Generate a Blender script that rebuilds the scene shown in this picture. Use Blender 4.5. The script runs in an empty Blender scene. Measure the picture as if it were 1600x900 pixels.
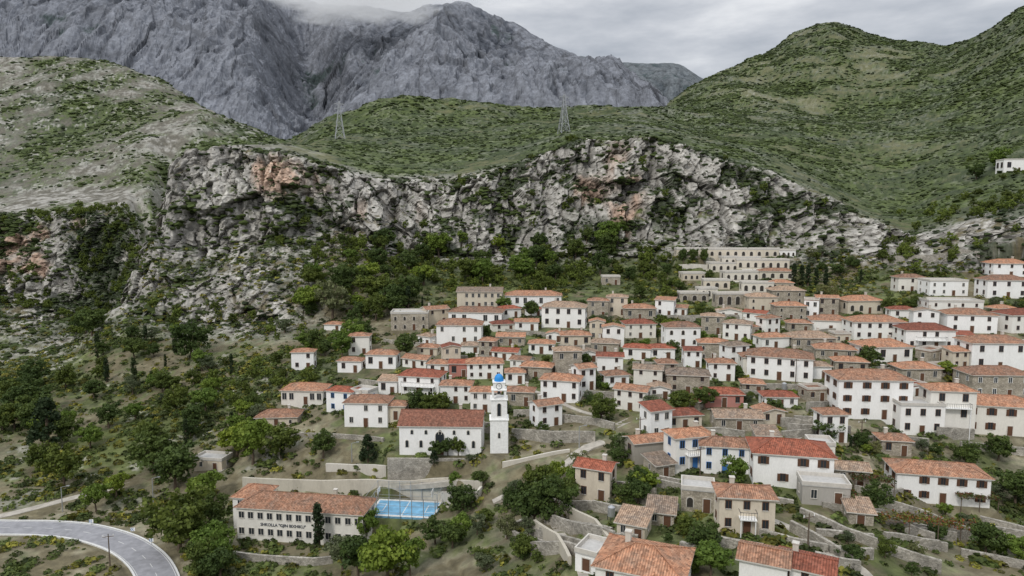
import bpy, math, random, numpy as np
from mathutils import Vector
rnd=random.Random(7); rng=np.random.default_rng(5)
F=1066.67; PITCH=math.radians(5.9); CZ=70.0
sp,cp=math.sin(PITCH),math.cos(PITCH)
scn=bpy.context.scene; COL=scn.collection
# ---------------------------------------------------------------- helpers
def ray(u,v):
    cx=(u-800)/F; cy=(450-v)/F
    return Vector((cx,cp+cy*sp,-sp+cy*cp))
def proj(p):
    x,y,z=p[0],p[1],p[2]-CZ
    d=y*cp-z*sp; k=y*sp+z*cp
    return 800+F*x/d,450-F*k/d,d
def hsh(ix,iy,iz,seed):
    n=ix*np.uint32(374761393)+iy*np.uint32(668265263)+iz*np.uint32(1274126177)+np.uint32((seed*974634777)%4294967296)
    n=(n^(n>>np.uint32(13)))*np.uint32(1274126177); n^=n>>np.uint32(16); n*=np.uint32(2246822519); n^=n>>np.uint32(15)
    return n.astype(np.float32)*np.float32(1/4294967296.0)
def vn(x,y,z,seed=0):
    fx=np.floor(x);fy=np.floor(y);fz=np.floor(z)
    ix=fx.astype(np.int32).view(np.uint32);iy=fy.astype(np.int32).view(np.uint32);iz=fz.astype(np.int32).view(np.uint32)
    fx=x-fx;fy=y-fy;fz=z-fz
    fx=fx*fx*(3-2*fx);fy=fy*fy*(3-2*fy);fz=fz*fz*(3-2*fz)
    r=0;o=np.uint32(1)
    for a in(0,1):
        wa=fx if a else 1-fx;X=ix+o if a else ix
        for b in(0,1):
            wb=fy if b else 1-fy;Y=iy+o if b else iy
            h0=hsh(X,Y,iz,seed);h1=hsh(X,Y,iz+o,seed)
            r=r+wa*wb*(h0+(h1-h0)*fz)
    return r*2-1
def fbm(P,sc,o=4,seed=0,ridge=False,st=(1,1,1),gain=.5):
    x=(P[...,0]/sc*st[0]).astype(np.float32);y=(P[...,1]/sc*st[1]).astype(np.float32);z=(P[...,2]/sc*st[2]).astype(np.float32)
    s=0;a=1;t=0
    for i in range(o):
        n=vn(x+np.float32(i*17.3),y+np.float32(i*7.7),z+np.float32(i*3.1),seed+i)
        if ridge:n=1-2*np.abs(n)
        s=s+np.float32(a)*n;t+=a;a*=gain;x=x*np.float32(2.03);y=y*np.float32(2.03);z=z*np.float32(2.03)
    return s/np.float32(t)
def cell(P,sc,st=(1,1,1),seed=0):
    """cellular facets: returns tilted-plane value and distance to the joint between blocks"""
    q=[(P[...,i]/sc*st[i]).astype(np.float32) for i in range(3)];f=[np.floor(a) for a in q];I=[a.astype(np.int32) for a in f]
    b1=np.full(q[0].shape,9.,np.float32);b2=b1.copy();val=np.zeros_like(b1)
    for dx in(-1,0,1):
        for dy in(-1,0,1):
            for dz in(-1,0,1):
                X=(I[0]+dx).view(np.uint32);Y=(I[1]+dy).view(np.uint32);Z=(I[2]+dz).view(np.uint32)
                h=[hsh(X,Y,Z,seed+k) for k in range(3)]
                ox=q[0]-f[0]-dx-h[0];oy=q[1]-f[1]-dy-h[1];oz=q[2]-f[2]-dz-h[2];d=ox*ox+oy*oy+oz*oz
                m=d<b1;b2=np.where(m,b1,np.minimum(b2,d))
                t=(h[1]*2-1)+1.3*((h[2]*2-1)*ox+(h[0]*2-1)*oz)
                val=np.where(m,t,val);b1=np.where(m,d,b1)
    return val,np.sqrt(b2)-np.sqrt(b1)
def sst(a,b,x):
    t=np.clip((x-a)/(b-a),0,1);return t*t*(3-2*t)
def blur(A,sig,ax):
    r=int(sig*3)+1;k=np.exp(-.5*(np.arange(-r,r+1)/sig)**2);k/=k.sum()
    pw=[(0,0)]*A.ndim;pw[ax]=(r,r);B=np.pad(A,pw,mode='edge');o=0
    n=A.shape[ax]
    for i,w in enumerate(k):
        sl=[slice(None)]*A.ndim;sl[ax]=slice(i,i+n);o=o+w*B[tuple(sl)]
    return o
def npmesh(name,V,Fc,col=None,smooth=False,mats=()):
    me=bpy.data.meshes.new(name);V=np.ascontiguousarray(V,dtype=np.float32).reshape(-1,3);Fc=np.ascontiguousarray(Fc,dtype=np.int32)
    k=Fc.shape[1];me.vertices.add(len(V));me.vertices.foreach_set('co',V.ravel())
    me.loops.add(Fc.size);me.loops.foreach_set('vertex_index',Fc.ravel())
    me.polygons.add(len(Fc));me.polygons.foreach_set('loop_start',np.arange(len(Fc),dtype=np.int32)*k)
    me.update(calc_edges=True)
    me.polygons.foreach_set('use_smooth',smooth if isinstance(smooth,np.ndarray) else np.full(len(Fc),smooth,dtype=bool))
    if col is not None:
        c=np.ones((len(V),4),dtype=np.float32);c[:,:3]=np.clip(col.reshape(-1,3),0,1)
        at=me.color_attributes.new('Col','FLOAT_COLOR','POINT');at.data.foreach_set('color',c.ravel())
    for m in mats:me.materials.append(m)
    return me
def add(name,me,parent=None,loc=(0,0,0),rz=0,label=None,cat=None,kind=None,group=None,sc=None):
    o=bpy.data.objects.new(name,me);COL.objects.link(o);o.location=loc
    if rz:o.rotation_euler=(0,0,rz)
    if parent:o.parent=parent
    if label:o['label']=label
    if cat:o['category']=cat
    if kind:o['kind']=kind
    if group:o['group']=group
    return o
class MB:
    def __init__(s):s.v=[];s.f=[];s.m=[];s.uv=[]
    def face(s,pts,m=0,uv=None):
        i=len(s.v);s.v+=[tuple(p) for p in pts];s.f.append(list(range(i,i+len(pts))));s.m.append(m)
        s.uv.append(uv or [(p[0]+p[1],p[2]) for p in pts])
    def box(s,x0,x1,y0,y1,z0,z1,m=0):
        a=[(x0,y0),(x1,y0),(x1,y1),(x0,y1)]
        for i in range(4):
            p,q=a[i],a[(i+1)%4];s.face([(p[0],p[1],z0),(q[0],q[1],z0),(q[0],q[1],z1),(p[0],p[1],z1)],m)
        s.face([(x,y,z1) for x,y in a],m);s.face([(x,y,z0) for x,y in a[::-1]],m)
    def bar(s,p,q,r,m=0,n=4,r2=None):
        p=Vector(p);q=Vector(q);d=(q-p)
        if d.length<1e-6:return
        d.normalize();a=d.cross(Vector((0,0,1)) if abs(d.z)<.9 else Vector((1,0,0))).normalized();b=d.cross(a)
        r2=r if r2 is None else r2
        A=[p+(a*math.cos(t)+b*math.sin(t))*r for t in [2*math.pi*(i+.5)/n for i in range(n)]]
        B=[q+(a*math.cos(t)+b*math.sin(t))*r2 for t in [2*math.pi*(i+.5)/n for i in range(n)]]
        for i in range(n):
            j=(i+1)%n;s.face([A[j],A[i],B[i],B[j]],m)
        s.face(B[::-1],m);s.face(A,m)
    def mesh(s,name,mats,smooth=False):
        me=bpy.data.meshes.new(name);me.from_pydata(s.v,[],s.f)
        for m in mats:me.materials.append(m)
        me.polygons.foreach_set('material_index',s.m)
        l=me.uv_layers.new(name='UVMap');flat=[c for f in s.uv for p in f for c in p];l.data.foreach_set('uv',flat)
        if smooth:me.polygons.foreach_set('use_smooth',[True]*len(s.f))
        me.update();return me
# ---------------------------------------------------------------- materials
def mat(name):
    m=bpy.data.materials.new(name);m.use_nodes=True;N=m.node_tree.nodes;L=m.node_tree.links
    b=N['Principled BSDF'];b.inputs['Roughness'].default_value=.9
    if 'Specular IOR Level' in b.inputs:b.inputs['Specular IOR Level'].default_value=.25
    return m,N,L,b
def noise(N,L,vec,scale,detail=4,rough=.6):
    n=N.new('ShaderNodeTexNoise');n.inputs['Scale'].default_value=scale;n.inputs['Detail'].default_value=detail;n.inputs['Roughness'].default_value=rough
    L.new(vec,n.inputs['Vector']);return n.outputs['Fac']
def ramp(N,L,fac,stops):
    r=N.new('ShaderNodeValToRGB');L.new(fac,r.inputs['Fac']);e=r.color_ramp.elements
    while len(e)<len(stops):e.new(.5)
    for i,(p,c) in enumerate(stops):
        e[i].position=p;e[i].color=(c,c,c,1) if isinstance(c,(int,float)) else (*c,1)
    return r.outputs['Color']
def mix(N,L,f,a,b,mode='MIX'):
    m=N.new('ShaderNodeMix');m.data_type='RGBA';m.blend_type=mode
    for s,i in((f,0),(a,6),(b,7)):
        if isinstance(s,(int,float)):m.inputs[i].default_value=s
        elif isinstance(s,tuple):m.inputs[i].default_value=(*s,1)
        else:L.new(s,m.inputs[i])
    return m.outputs[2]
def bump(N,L,b,h,st,dist):
    n=N.new('ShaderNodeBump');n.inputs['Strength'].default_value=st;n.inputs['Distance'].default_value=dist
    L.new(h,n.inputs['Height']);L.new(n.outputs[0],b.inputs['Normal'])
def terrain_mat(name,s1,s2,bd,contrast=.5):
    m,N,L,b=mat(name);at=N.new('ShaderNodeAttribute');at.attribute_name='Col'
    tc=N.new('ShaderNodeTexCoord').outputs['Object']
    a=noise(N,L,tc,s1,6,.65);c=noise(N,L,tc,s2,8,.7)
    r1=ramp(N,L,a,[(.3,1-contrast),(.7,1+contrast*.9)]);r2=ramp(N,L,c,[(.3,1-contrast*.8),(.7,1+contrast*.8)])
    x=mix(N,L,1.,at.outputs['Color'],r1,'MULTIPLY');x=mix(N,L,1.,x,r2,'MULTIPLY');L.new(x,b.inputs['Base Color'])
    bump(N,L,b,c,.9,bd);return m
def plaster(name,c,dirt=.35,dc=(.3,.28,.24)):
    m,N,L,b=mat(name);tc=N.new('ShaderNodeTexCoord').outputs['Object']
    oi=N.new('ShaderNodeObjectInfo');mp=N.new('ShaderNodeMapping');mp.inputs['Scale'].default_value=(1,1,.35);L.new(tc,mp.inputs[0])
    ad=N.new('ShaderNodeVectorMath');ad.operation='ADD';L.new(mp.outputs[0],ad.inputs[0]);L.new(oi.outputs['Location'],ad.inputs[1])
    n=noise(N,L,ad.outputs[0],.55,8,.7);f=ramp(N,L,n,[(.47,0.),(.78,dirt)])
    x=mix(N,L,f,c,dc);n2=noise(N,L,ad.outputs[0],6,3);x=mix(N,L,1.,x,ramp(N,L,n2,[(.3,.93),(.7,1.04)]),'MULTIPLY')
    x=mix(N,L,1.,x,ramp(N,L,oi.outputs['Random'],[(0.,(.84,.81,.74)),(.3,(.98,.97,.95)),(1.,(1,1,1))]),'MULTIPLY')
    L.new(x,b.inputs['Base Color']);bump(N,L,b,n2,.2,.03);return m
def stone(name,c1,c2,scale=3.):
    m,N,L,b=mat(name);tc=N.new('ShaderNodeTexCoord').outputs['Object'];mp=N.new('ShaderNodeMapping');mp.inputs['Scale'].default_value=(1,1,1.8);L.new(tc,mp.inputs[0])
    v=N.new('ShaderNodeTexVoronoi');v.inputs['Scale'].default_value=scale;L.new(mp.outputs[0],v.inputs['Vector'])
    g=N.new('ShaderNodeRGBToBW');L.new(v.outputs['Color'],g.inputs[0]);x=mix(N,L,g.outputs[0],c1,c2)
    v2=N.new('ShaderNodeTexVoronoi');v2.feature='DISTANCE_TO_EDGE';v2.inputs['Scale'].default_value=scale;L.new(mp.outputs[0],v2.inputs['Vector'])
    e=ramp(N,L,v2.outputs['Distance'],[(0.,.5),(.08,1.)]);x=mix(N,L,1.,x,e,'MULTIPLY')
    x=mix(N,L,1.,x,ramp(N,L,noise(N,L,tc,.5,6),[(.3,.65),(.7,1.3)]),'MULTIPLY');L.new(x,b.inputs['Base Color']);bump(N,L,b,v2.outputs['Distance'],.6,.05);return m
def tiles(name,c1,c2,c3):
    m,N,L,b=mat(name);uv=N.new('ShaderNodeTexCoord');oi=N.new('ShaderNodeObjectInfo')
    ad=N.new('ShaderNodeVectorMath');ad.operation='ADD';L.new(uv.outputs['Object'],ad.inputs[0]);L.new(oi.outputs['Location'],ad.inputs[1])
    x=mix(N,L,ramp(N,L,noise(N,L,ad.outputs[0],1.3,8,.8),[(.35,0.),(.65,1.)]),c1,c2)
    x=mix(N,L,ramp(N,L,noise(N,L,ad.outputs[0],.45,6,.7),[(.46,0.),(.7,.85)]),x,c3)
    v=N.new('ShaderNodeTexVoronoi');v.inputs['Scale'].default_value=3.2;L.new(uv.outputs['UV'],v.inputs['Vector'])
    g=N.new('ShaderNodeRGBToBW');L.new(v.outputs['Color'],g.inputs[0]);x=mix(N,L,1.,x,ramp(N,L,g.outputs[0],[(.1,.6),(.9,1.35)]),'MULTIPLY')
    w=N.new('ShaderNodeTexWave');w.inputs['Scale'].default_value=1.1;L.new(uv.outputs['UV'],w.inputs['Vector'])
    x=mix(N,L,1.,x,ramp(N,L,w.outputs['Fac'],[(0.,.68),(.6,1.1)]),'MULTIPLY')
    x=mix(N,L,1.,x,ramp(N,L,oi.outputs['Random'],[(0.,(.62,.66,.7)),(.5,(.9,.9,.9)),(1.,(1.1,1.05,1.))]),'MULTIPLY')
    L.new(x,b.inputs['Base Color']);bump(N,L,b,w.outputs['Fac'],.7,.08);return m
def plain(name,c,r=.8,metal=0,ns=2.,am=.12):
    m,N,L,b=mat(name);tc=N.new('ShaderNodeTexCoord').outputs['Object']
    L.new(mix(N,L,1.,c,ramp(N,L,noise(N,L,tc,ns,5),[(.3,1-am),(.7,1+am)]),'MULTIPLY'),b.inputs['Base Color'])
    b.inputs['Roughness'].default_value=r;b.inputs['Metallic'].default_value=metal;return m
def leafmat(name):
    m,N,L,b=mat(name);at=N.new('ShaderNodeAttribute');at.attribute_name='Col';oi=N.new('ShaderNodeObjectInfo')
    x=mix(N,L,1.,at.outputs['Color'],ramp(N,L,oi.outputs['Random'],[(0.,(.75,.8,.8)),(.5,(1,1,1)),(1.,(1.45,1.25,.9))]),'MULTIPLY')
    L.new(x,b.inputs['Base Color']);b.inputs['Roughness'].default_value=.7
    t=N.new('ShaderNodeBsdfTranslucent');L.new(x,t.inputs[0]);ms=N.new('ShaderNodeMixShader');ms.inputs[0].default_value=.3
    L.new(b.outputs[0],ms.inputs[1]);L.new(t.outputs[0],ms.inputs[2]);L.new(ms.outputs[0],N['Material Output'].inputs[0]);return m
M_GROUND=terrain_mat('ground_earth',.5,.14,.8,.34)
M_MTN=terrain_mat('mountain_rock',.08,.025,5,.34)
WALL={'white':plaster('white_plaster',(.88,.875,.86),.2),'cream':plaster('cream_plaster',(.66,.59,.48),.6,(.34,.28,.22)),'grey':plaster('grey_render',(.4,.38,.35),.6),
 'stone':stone('rubble_stone',(.29,.255,.2),(.52,.465,.38)),'beige':plaster('beige_plaster',(.62,.56,.46),.5,(.36,.31,.25)),'pink':plaster('pink_plaster',(.55,.25,.22),.4),'ivory':plaster('ivory_plaster',(.70,.655,.57),.4,(.4,.35,.28))}
ROOF={'o':tiles('orange_tiles',(.36,.165,.095),(.47,.27,.175),(.26,.19,.145)),'r':tiles('red_tiles',(.27,.085,.05),(.35,.125,.08),(.22,.10,.07)),'t':tiles('tan_tiles',(.32,.21,.14),(.44,.33,.245),(.25,.21,.175)),'g':plain('concrete_roof',(.45,.44,.42)),'c':tiles('aged_red_tiles',(.23,.095,.062),(.30,.14,.095),(.2,.105,.075))}
M_GLASS=plain('window_glass',(.03,.035,.04),.25);M_BROWN=plain('brown_wood',(.12,.06,.035));M_BLUE=plain('blue_paint',(.05,.17,.42))
M_WHITE=plain('white_paint',(.82,.82,.8));M_TRIM=plain('pale_trim',(.55,.52,.47));M_STEEL=plain('galvanised_steel',(.42,.43,.44),.5,.6)
M_DARK=plain('dark_metal',(.05,.05,.055),.6);M_WOOD=plain('weathered_wood',(.13,.10,.075))
M_STONE=stone('dry_stone',(.24,.22,.185),(.46,.43,.375),2.2);M_PALE=plaster('pale_wall_render',(.58,.55,.49),.6)
M_LEAF=leafmat('foliage');M_BARK=plain('bark',(.12,.09,.065),.9,0,5,.3)
M_ASPH=plain('asphalt',(.27,.27,.285),.85,0,.7,.2);M_PATH=plain('pale_path',(.40,.37,.32),.9,0,.8,.25);M_DOME=plain('blue_dome_paint',(.03,.25,.62),.4)
M_COURT=plain('blue_court_paint',(.17,.37,.54),.75,0,.5,.3);M_LINE=plain('line_paint',(.62,.62,.6));M_GLZ=plain('dark_opening',(.045,.04,.035),.9);M_LETT=plain('lettering_paint',(.05,.06,.08))
# ---------------------------------------------------------------- terrain sheet
def knots(T,nU,u0,u1,counts,bl=(3,5)):
    us=sorted(T);K=len(T[us[0]]);U=np.linspace(u0,u1,nU);L=[]
    for k in range(K):
        pts=[]
        for u in us:
            v,r=T[u][k]
            if v is None: pts.append(((u-800)/F*max(r[0],60)*1.3,r[0],r[1]))
            else:
                d=ray(u,v);s=r/d.y;pts.append((d.x*s,r,CZ+d.z*s))
        pts=np.array(pts);L.append(np.stack([np.interp(U,us,pts[:,i]) for i in range(3)],-1))
    rows=[];t=[]
    for k in range(K-1):
        for i in range(counts[k]):
            s=i/counts[k];rows.append(L[k]*(1-s)+L[k+1]*s);t.append(k+s)
    rows.append(L[-1]);t.append(K-1)
    G=np.array(rows);G=blur(G,bl[0],0);G=blur(G,bl[1],1);return G.astype(np.float32),np.array(t,dtype=np.float32),U.astype(np.float32)
near={-420:(85,112,140,178,235),0:(88,112,140,175,225),120:(88,112,140,172,222),180:(88,112,140,170,216),230:(87,112,140,168,212),300:(87,111,139,164,206),360:(86,110,138,160,200),450:(84,108,136,155,190),520:(82,106,134,150,184),600:(80,104,131,145,178),700:(76,98,124,140,172),800:(70,90,114,136,168),900:(64,80,105,132,165),1000:(60,74,101,127,163),1050:(58,72,100,125,162),1100:(58,72,98,125,162),1200:(60,75,95,125,162),1300:(61,77,97,128,163),1350:(62,79,100,131,165),1420:(64,82,107,134,167),1500:(66,86,116,138,170),1600:(68,88,120,140,172),2020:(70,90,122,142,174)}
far={-420:[(565,265),(590,320),(460,420),(330,460),(290,540),(180,740),(40,1000)],
0:[(568,260),(592,312),(455,415),(340,450),(303,530),(200,720),(83,980)],
60:[(556,262),(590,316),(462,412),(338,446),(300,530),(200,710),(85,970)],
120:[(528,268),(590,322),(475,408),(336,442),(298,530),(200,700),(88,960)],
170:[(478,282),(570,338),(470,404),(332,436),(297,530),(205,690),(100,945)],
205:[(470,280),(412,292),(540,350),(330,432),(292,520),(212,670),(112,920)],
236:[(484,273),(428,287),(342,302),(500,370),(325,450),(220,650),(126,900)],
268:[(495,270),(438,286),(385,302),(262,322),(440,410),(218,650),(142,890)],
300:[(500,268),(440,285),(385,303),(235,328),(330,440),(215,650),(158,880)],
360:[(500,265),(440,283),(375,305),(226,332),(225,430),(250,520),(195,820)],
450:[(500,258),(440,278),(365,312),(236,336),(222,450),(240,560),(232,800)],
520:[(500,252),(440,276),(360,318),(260,338),(235,440),(205,620),(192,720)],
600:[(500,245),(440,275),(385,322),(284,342),(245,460),(190,650),(159,740)],
700:[(500,240),(440,285),(395,330),(290,352),(235,480),(190,680),(157,780)],
800:[(500,238),(440,288),(400,330),(265,352),(230,460),(190,680),(160,800)],
900:[(500,236),(440,290),(385,332),(222,356),(208,440),(185,650),(167,800)],
1000:[(500,234),(440,288),(375,326),(217,354),(205,440),(190,650),(178,810)],
1050:[(500,232),(440,285),(375,320),(228,350),(213,440),(190,700),(160,1250)],
1100:[(500,231),(440,280),(378,315),(246,344),(225,450),(190,800),(125,1450)],
1200:[(500,228),(440,275),(386,308),(277,334),(240,480),(180,900),(82,1500)],
1240:[(500,227),(440,274),(388,304),(298,326),(255,470),(180,900),(50,1500)],
1300:[(500,225),(440,272),(390,298),(322,318),(285,450),(180,900),(27,1500)],
1350:[(500,222),(440,270),(395,290),(352,308),(310,420),(190,850),(45,1480)],
1420:[(500,219),(440,262),(402,278),(378,288),(325,390),(190,800),(64,1430)],
1480:[(500,216),(440,254),(405,266),(362,280),(300,380),(180,760),(76,1350)],
1530:[(500,214),(440,250),(402,258),(345,276),(290,380),(170,730),(52,1250)],
1600:[(500,210),(440,243),(398,252),(320,272),(270,360),(140,700),(8,1200)],
2020:[(500,200),(440,230),(390,240),(300,262),(220,350),(50,650),(-200,1150)]}
def at(tab,u):
    ks=sorted(tab);A=np.array([np.array(tab[k],dtype=float).ravel() for k in ks])
    return np.array([np.interp(u,ks,A[:,i]) for i in range(A.shape[1])])
T={}
for u in sorted(set(near)|set(far)):
    n=at(near,u);f=at(far,u).reshape(-1,2)
    T[u]=[(None,(-60,34)),(None,(25,32))]+[(vv,rr) for vv,rr in zip((1050,900,800,700,600),n)]+[(a,b) for a,b in f]+[(f[-1][0]+110,f[-1][1]+350),(335,7000)]
G,TT,UU=knots(T,1150,-380,1980,[4,8,24,50,50,55,55,60,70,180,60,70,90,12,8],(2.2,3.2))
R,C=G.shape[:2];TG=TT[:,None]*np.ones((1,C),dtype=np.float32);UG=UU[None,:]*np.ones((R,1),dtype=np.float32)
vill=sst(430,560,UG)*(1-sst(7.3,8.3,TG))
amp=np.interp(TG,[0,2,5,7,8,9,10,11,12,13,15],[.5,.5,.8,1.6,2.2,2.5,3,2.5,7,9,12])*(1-.72*vill)
cl=np.interp(TG,[8.3,8.9,10,10.25],[0,1,1,0])*np.interp(UG,[-420,0,210,300,1250,1400,1500,1600],[1,1,.9,1,1,.8,.7,.7])
spur=np.interp(TG,[6.5,7.,8.3,9],[0,1,1,0])*np.interp(UG,[-400,60,170,430,560],[.3,.4,1,1.,0])
cl=np.maximum(cl,.72*spur)
cl=np.maximum(cl,.5*np.interp(TG,[7.8,8.3,9.,9.3],[0,1,1,0])*(1-sst(480,620,UG)))
n1=fbm(G,55,4,1);n2=fbm(G,9,3,9)
cr=fbm(G,44,4,21,True,(1,1,.15),.5);cr2=fbm(G,9,4,31,True,(1,1,.3),.6)
blk=fbm(G,7,3,93,False,(1,1,1.4),.6)
M=cl>.02;PS=G[M];PSw=PS+(np.stack([n2[M],blk[M],cr2[M]],-1)*1.6).astype(np.float32)
ca=np.zeros_like(TG);cb=ca.copy();cc3=ca.copy();ea=ca+1;eb=ca+1;ec=ca+1
ca[M],ea[M]=cell(PSw,14,(1,1,.32),11);cb[M],eb[M]=cell(PSw,5.5,(1,1,.4),12);cc3[M],ec[M]=cell(PSw,2.1,(1,1,.6),13)
k1=1-sst(.0,.09,ea);k2=1-sst(.0,.12,eb)
G2=G.copy()
G2[...,2]+=amp*(n1*1.0+.25*n2)+cl*(.7*cb+.3*cc3)
G2[...,1]-=cl*(cr*10+ca*3.3+cb*1.5+cc3*.5+cr2*1.7-k1*1.8-k2*.7+1)
G2[...,0]+=cl*(cb*.7)
gl=fbm(G,230,4,41,True,(1.,.45,.3));G2[...,2]+=np.interp(TG,[11,12,12.8,13,14],[0,14,24,7,0])*(gl-.2)
def normals(A):
    du=np.gradient(A,axis=1);dv=np.gradient(A,axis=0);n=np.cross(du,dv);n/=np.linalg.norm(n,axis=-1,keepdims=True)+1e-9
    return n*np.sign(n[...,2:3]+1e-9)
NR=normals(blur(blur(G2,1.2,0),1.2,1));steep=1-NR[...,2]
def L3(a,b,t):return a*(1-t[...,None])+b*t[...,None]
c=lambda *a:np.array(a,dtype=np.float32)
m0=fbm(G2,110,3,131);m1=fbm(G2,34,4,101);m2=fbm(G2,9,5,111,gain=.7);m3=fbm(G2,3,3,121)
mm=m2*.6+m1*.55+m0*.5+m3*.3
earth=L3(c(.145,.125,.075),c(.33,.30,.215),sst(-.3,.5,m2+m3*.6))
green=L3(c(.035,.055,.016),c(.10,.125,.036),sst(-.4,.4,m3+m1))
col=L3(earth,green,sst(-.30,.02,mm+.05)*.88)
hill=sst(9.95,10.3,TG)
tan=L3(c(.115,.118,.055),c(.22,.215,.145),sst(-.25,.35,m2+m3*.5))
lefth=(1-sst(400,480,UG))
tan=L3(tan,L3(c(.12,.112,.088),c(.34,.325,.29),sst(-.25,.3,m2+m3*.6)),lefth)
hg=L3(c(.028,.045,.013),c(.08,.108,.03),sst(-.35,.35,m1+m3*.7))
covb=np.interp(UG,[0,400,470,620,900,1150,1350,1600],[-.02,.05,.2,.34,.3,.22,.2,.36])+np.interp(TG,[10,11,12,13],[-.15,.0,.05,.0])-.22*np.clip(gl,0,1)*sst(11.2,12,TG)
hcol=L3(tan,hg,sst(-.2,.1,mm+covb)*.93)
col=L3(col,hcol,hill)
tone=.36*m3+.4*m2+.25*blk+.3*cc3+.28*cb+.16*ca+.3*cr2
rk=L3(c(.20,.188,.168),c(.46,.44,.40),sst(-.85,.85,tone))
org=sst(.08,.42,fbm(G2,18,3,201,st=(1,1,.5))*.9+.8*np.exp(-(((UG-440)/80)**2+((TG-9.7)/.4)**2))+.8*np.exp(-(((UG-630)/60)**2+((TG-9.5)/.45)**2))+1.1*np.exp(-(((UG-20)/90)**2+((TG-9.5)/.45)**2))+.6*np.exp(-(((UG-960)/60)**2+((TG-9.5)/.5)**2))+.6*np.exp(-(((UG-170)/40)**2+((TG-9.7)/.3)**2))-.4)
rk=L3(rk,c(.42,.25,.16)*(1+.5*tone[...,None]),org*.62)
rk=rk*(1-.42*np.clip(k1*.8+k2*.55,0,1))[...,None]
rmask=sst(.22,.42,steep+.18*m2)*sst(6.6,8,TG)*(1-.75*sst(10.3,11.5,TG))
rmask=np.maximum(rmask,sst(.0,.3,m2+m3*.6+.35)*np.clip(cl*1.5,0,1)*.95)
rmask*=1-.85*vill
col=L3(col,rk,rmask)
vg=fbm(G2,15,4,301)
veg=sst(.16,.3,vg+.35*m3-.42*steep+.2)*np.clip(cl*1.3,0,1)*(1-.45*spur)
veg=np.maximum(veg,sst(-.1,.15,vg+.4*m3)*np.exp(-((TG-9.0)/.25)**2)*np.interp(UG,[400,560,1000,1150],[0,1,1,.2]))
gorge=(1-sst(215,250,UG))*np.exp(-((TG-9.0)/.28)**2)
veg=np.maximum(veg,sst(-.05,.2,vg+.4*m3)*(1-sst(200,260,UG))*(np.exp(-((TG-10.02)/.15)**2)+.7*gorge))
rav=sst(95,140,UG)*(1-sst(200,225,UG))*sst(8.3,8.8,TG)*(1-sst(9.7,10,TG));veg=np.maximum(veg,rav*sst(-.45,-.05,vg+.4*m3))
col=L3(col,c(.030,.045,.017)*(1+.5*m3[...,None]),veg*.88)
outc=sst(.2,.42,m2+m3*.6+.25*gl)*hill*np.interp(UG,[0,420,520,1100,1500],[.9,.65,.18,.34,.2]);col=L3(col,c(.32,.31,.28)*np.ones_like(col),outc)
ls=sst(.25,.45,m2+m3*.6)*(1-sst(430,560,UG))*sst(3.5,4.5,TG)*(1-hill)*.7;col=L3(col,c(.36,.34,.30)*np.ones_like(col),ls)
def gridfaces(R,C):
    i=np.arange(R*C).reshape(R,C);return np.stack([i[:-1,:-1],i[:-1,1:],i[1:,1:],i[1:,:-1]],-1).reshape(-1,4)
me=npmesh('ground',G2,gridfaces(R,C),col,(cl[:-1,:-1]<.15).ravel(),[M_GROUND])
ground=add('ground',me,kind='structure')
bpy.context.view_layer.update()
CAM=Vector((0,0,CZ))
def pix(u,v):
    ok,p,n,i=ground.ray_cast(CAM,ray(u,v).normalized());return p.copy() if ok else None
def drop(x,y,z0=900):
    ok,p,n,i=ground.ray_cast(Vector((x,y,z0)),Vector((0,0,-1)));return p.z if ok else 0
# ---------------------------------------------------------------- roads
def smooth(pts,n=8):
    o=[];P=[pts[0]]+pts+[pts[-1]]
    for i in range(1,len(P)-2):
        for k in range(n):
            t=k/n;a,b,c_,d=P[i-1],P[i],P[i+1],P[i+2]
            o.append(.5*((2*b)+(c_-a)*t+(2*a-5*b+4*c_-d)*t*t+(3*b-a-3*c_+d)*t**3))
    o.append(pts[-1]);return o
def ztrack(px,n=8,k=9):
    p=[pix(u,v) for u,v in px];p=smooth([q for q in p if q],n);z=np.array([q.z for q in p]);z=np.convolve(np.pad(z,k//2,mode='edge'),np.ones(k)/k,'valid')
    return [Vector((q.x,q.y,zz)) for q,zz in zip(p,z)]
flat=[]
def ribbon(name,P,w,m,off=0.,dz=0.,kind='structure',h=0,clear=True,**kw):
    mb=MB();L=[];Rr=[]
    for i,p in enumerate(P):
        d=(P[min(i+1,len(P)-1)]-P[max(i-1,0)]);d.z=0;d.normalize();n=Vector((d.y,-d.x,0))
        L.append(p+n*(off-w/2)+Vector((0,0,dz)));Rr.append(p+n*(off+w/2)+Vector((0,0,dz)))
    for i in range(len(P)-1):
        mb.face([L[i],Rr[i],Rr[i+1],L[i+1]])
        if h:
            dn=Vector((0,0,-h));mb.face([L[i],L[i+1],L[i+1]+dn,L[i]+dn]);mb.face([Rr[i+1],Rr[i],Rr[i]+dn,Rr[i+1]+dn])
    if h:
        dn=Vector((0,0,-h))
        for i in(0,-1):mb.face([L[i],Rr[i],Rr[i]+dn,L[i]+dn])
    if clear:
        for p in P:flat.append((p.x,p.y,p.z,w/2+.5))
    return add(name,mb.mesh(name,[m]),kind=kind,**kw)
road=ztrack([(-90,822),(0,824),(70,825),(130,831),(185,846),(222,868),(243,895),(250,930),(235,985)],10,15)
ribbon('road',road,5.8,M_ASPH,h=1.)
for o in(-3.1,3.1):ribbon('kerb',road,.3,M_LINE,off=o,dz=.14,h=1.2,clear=False)
for o in(-2.7,2.7):ribbon('road_marking',road,.09,M_LINE,off=o,dz=.006,clear=False)
for i in range(0,len(road)-4,5):ribbon('road_marking',road[i:i+3],.09,M_LINE,dz=.006,clear=False)
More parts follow.
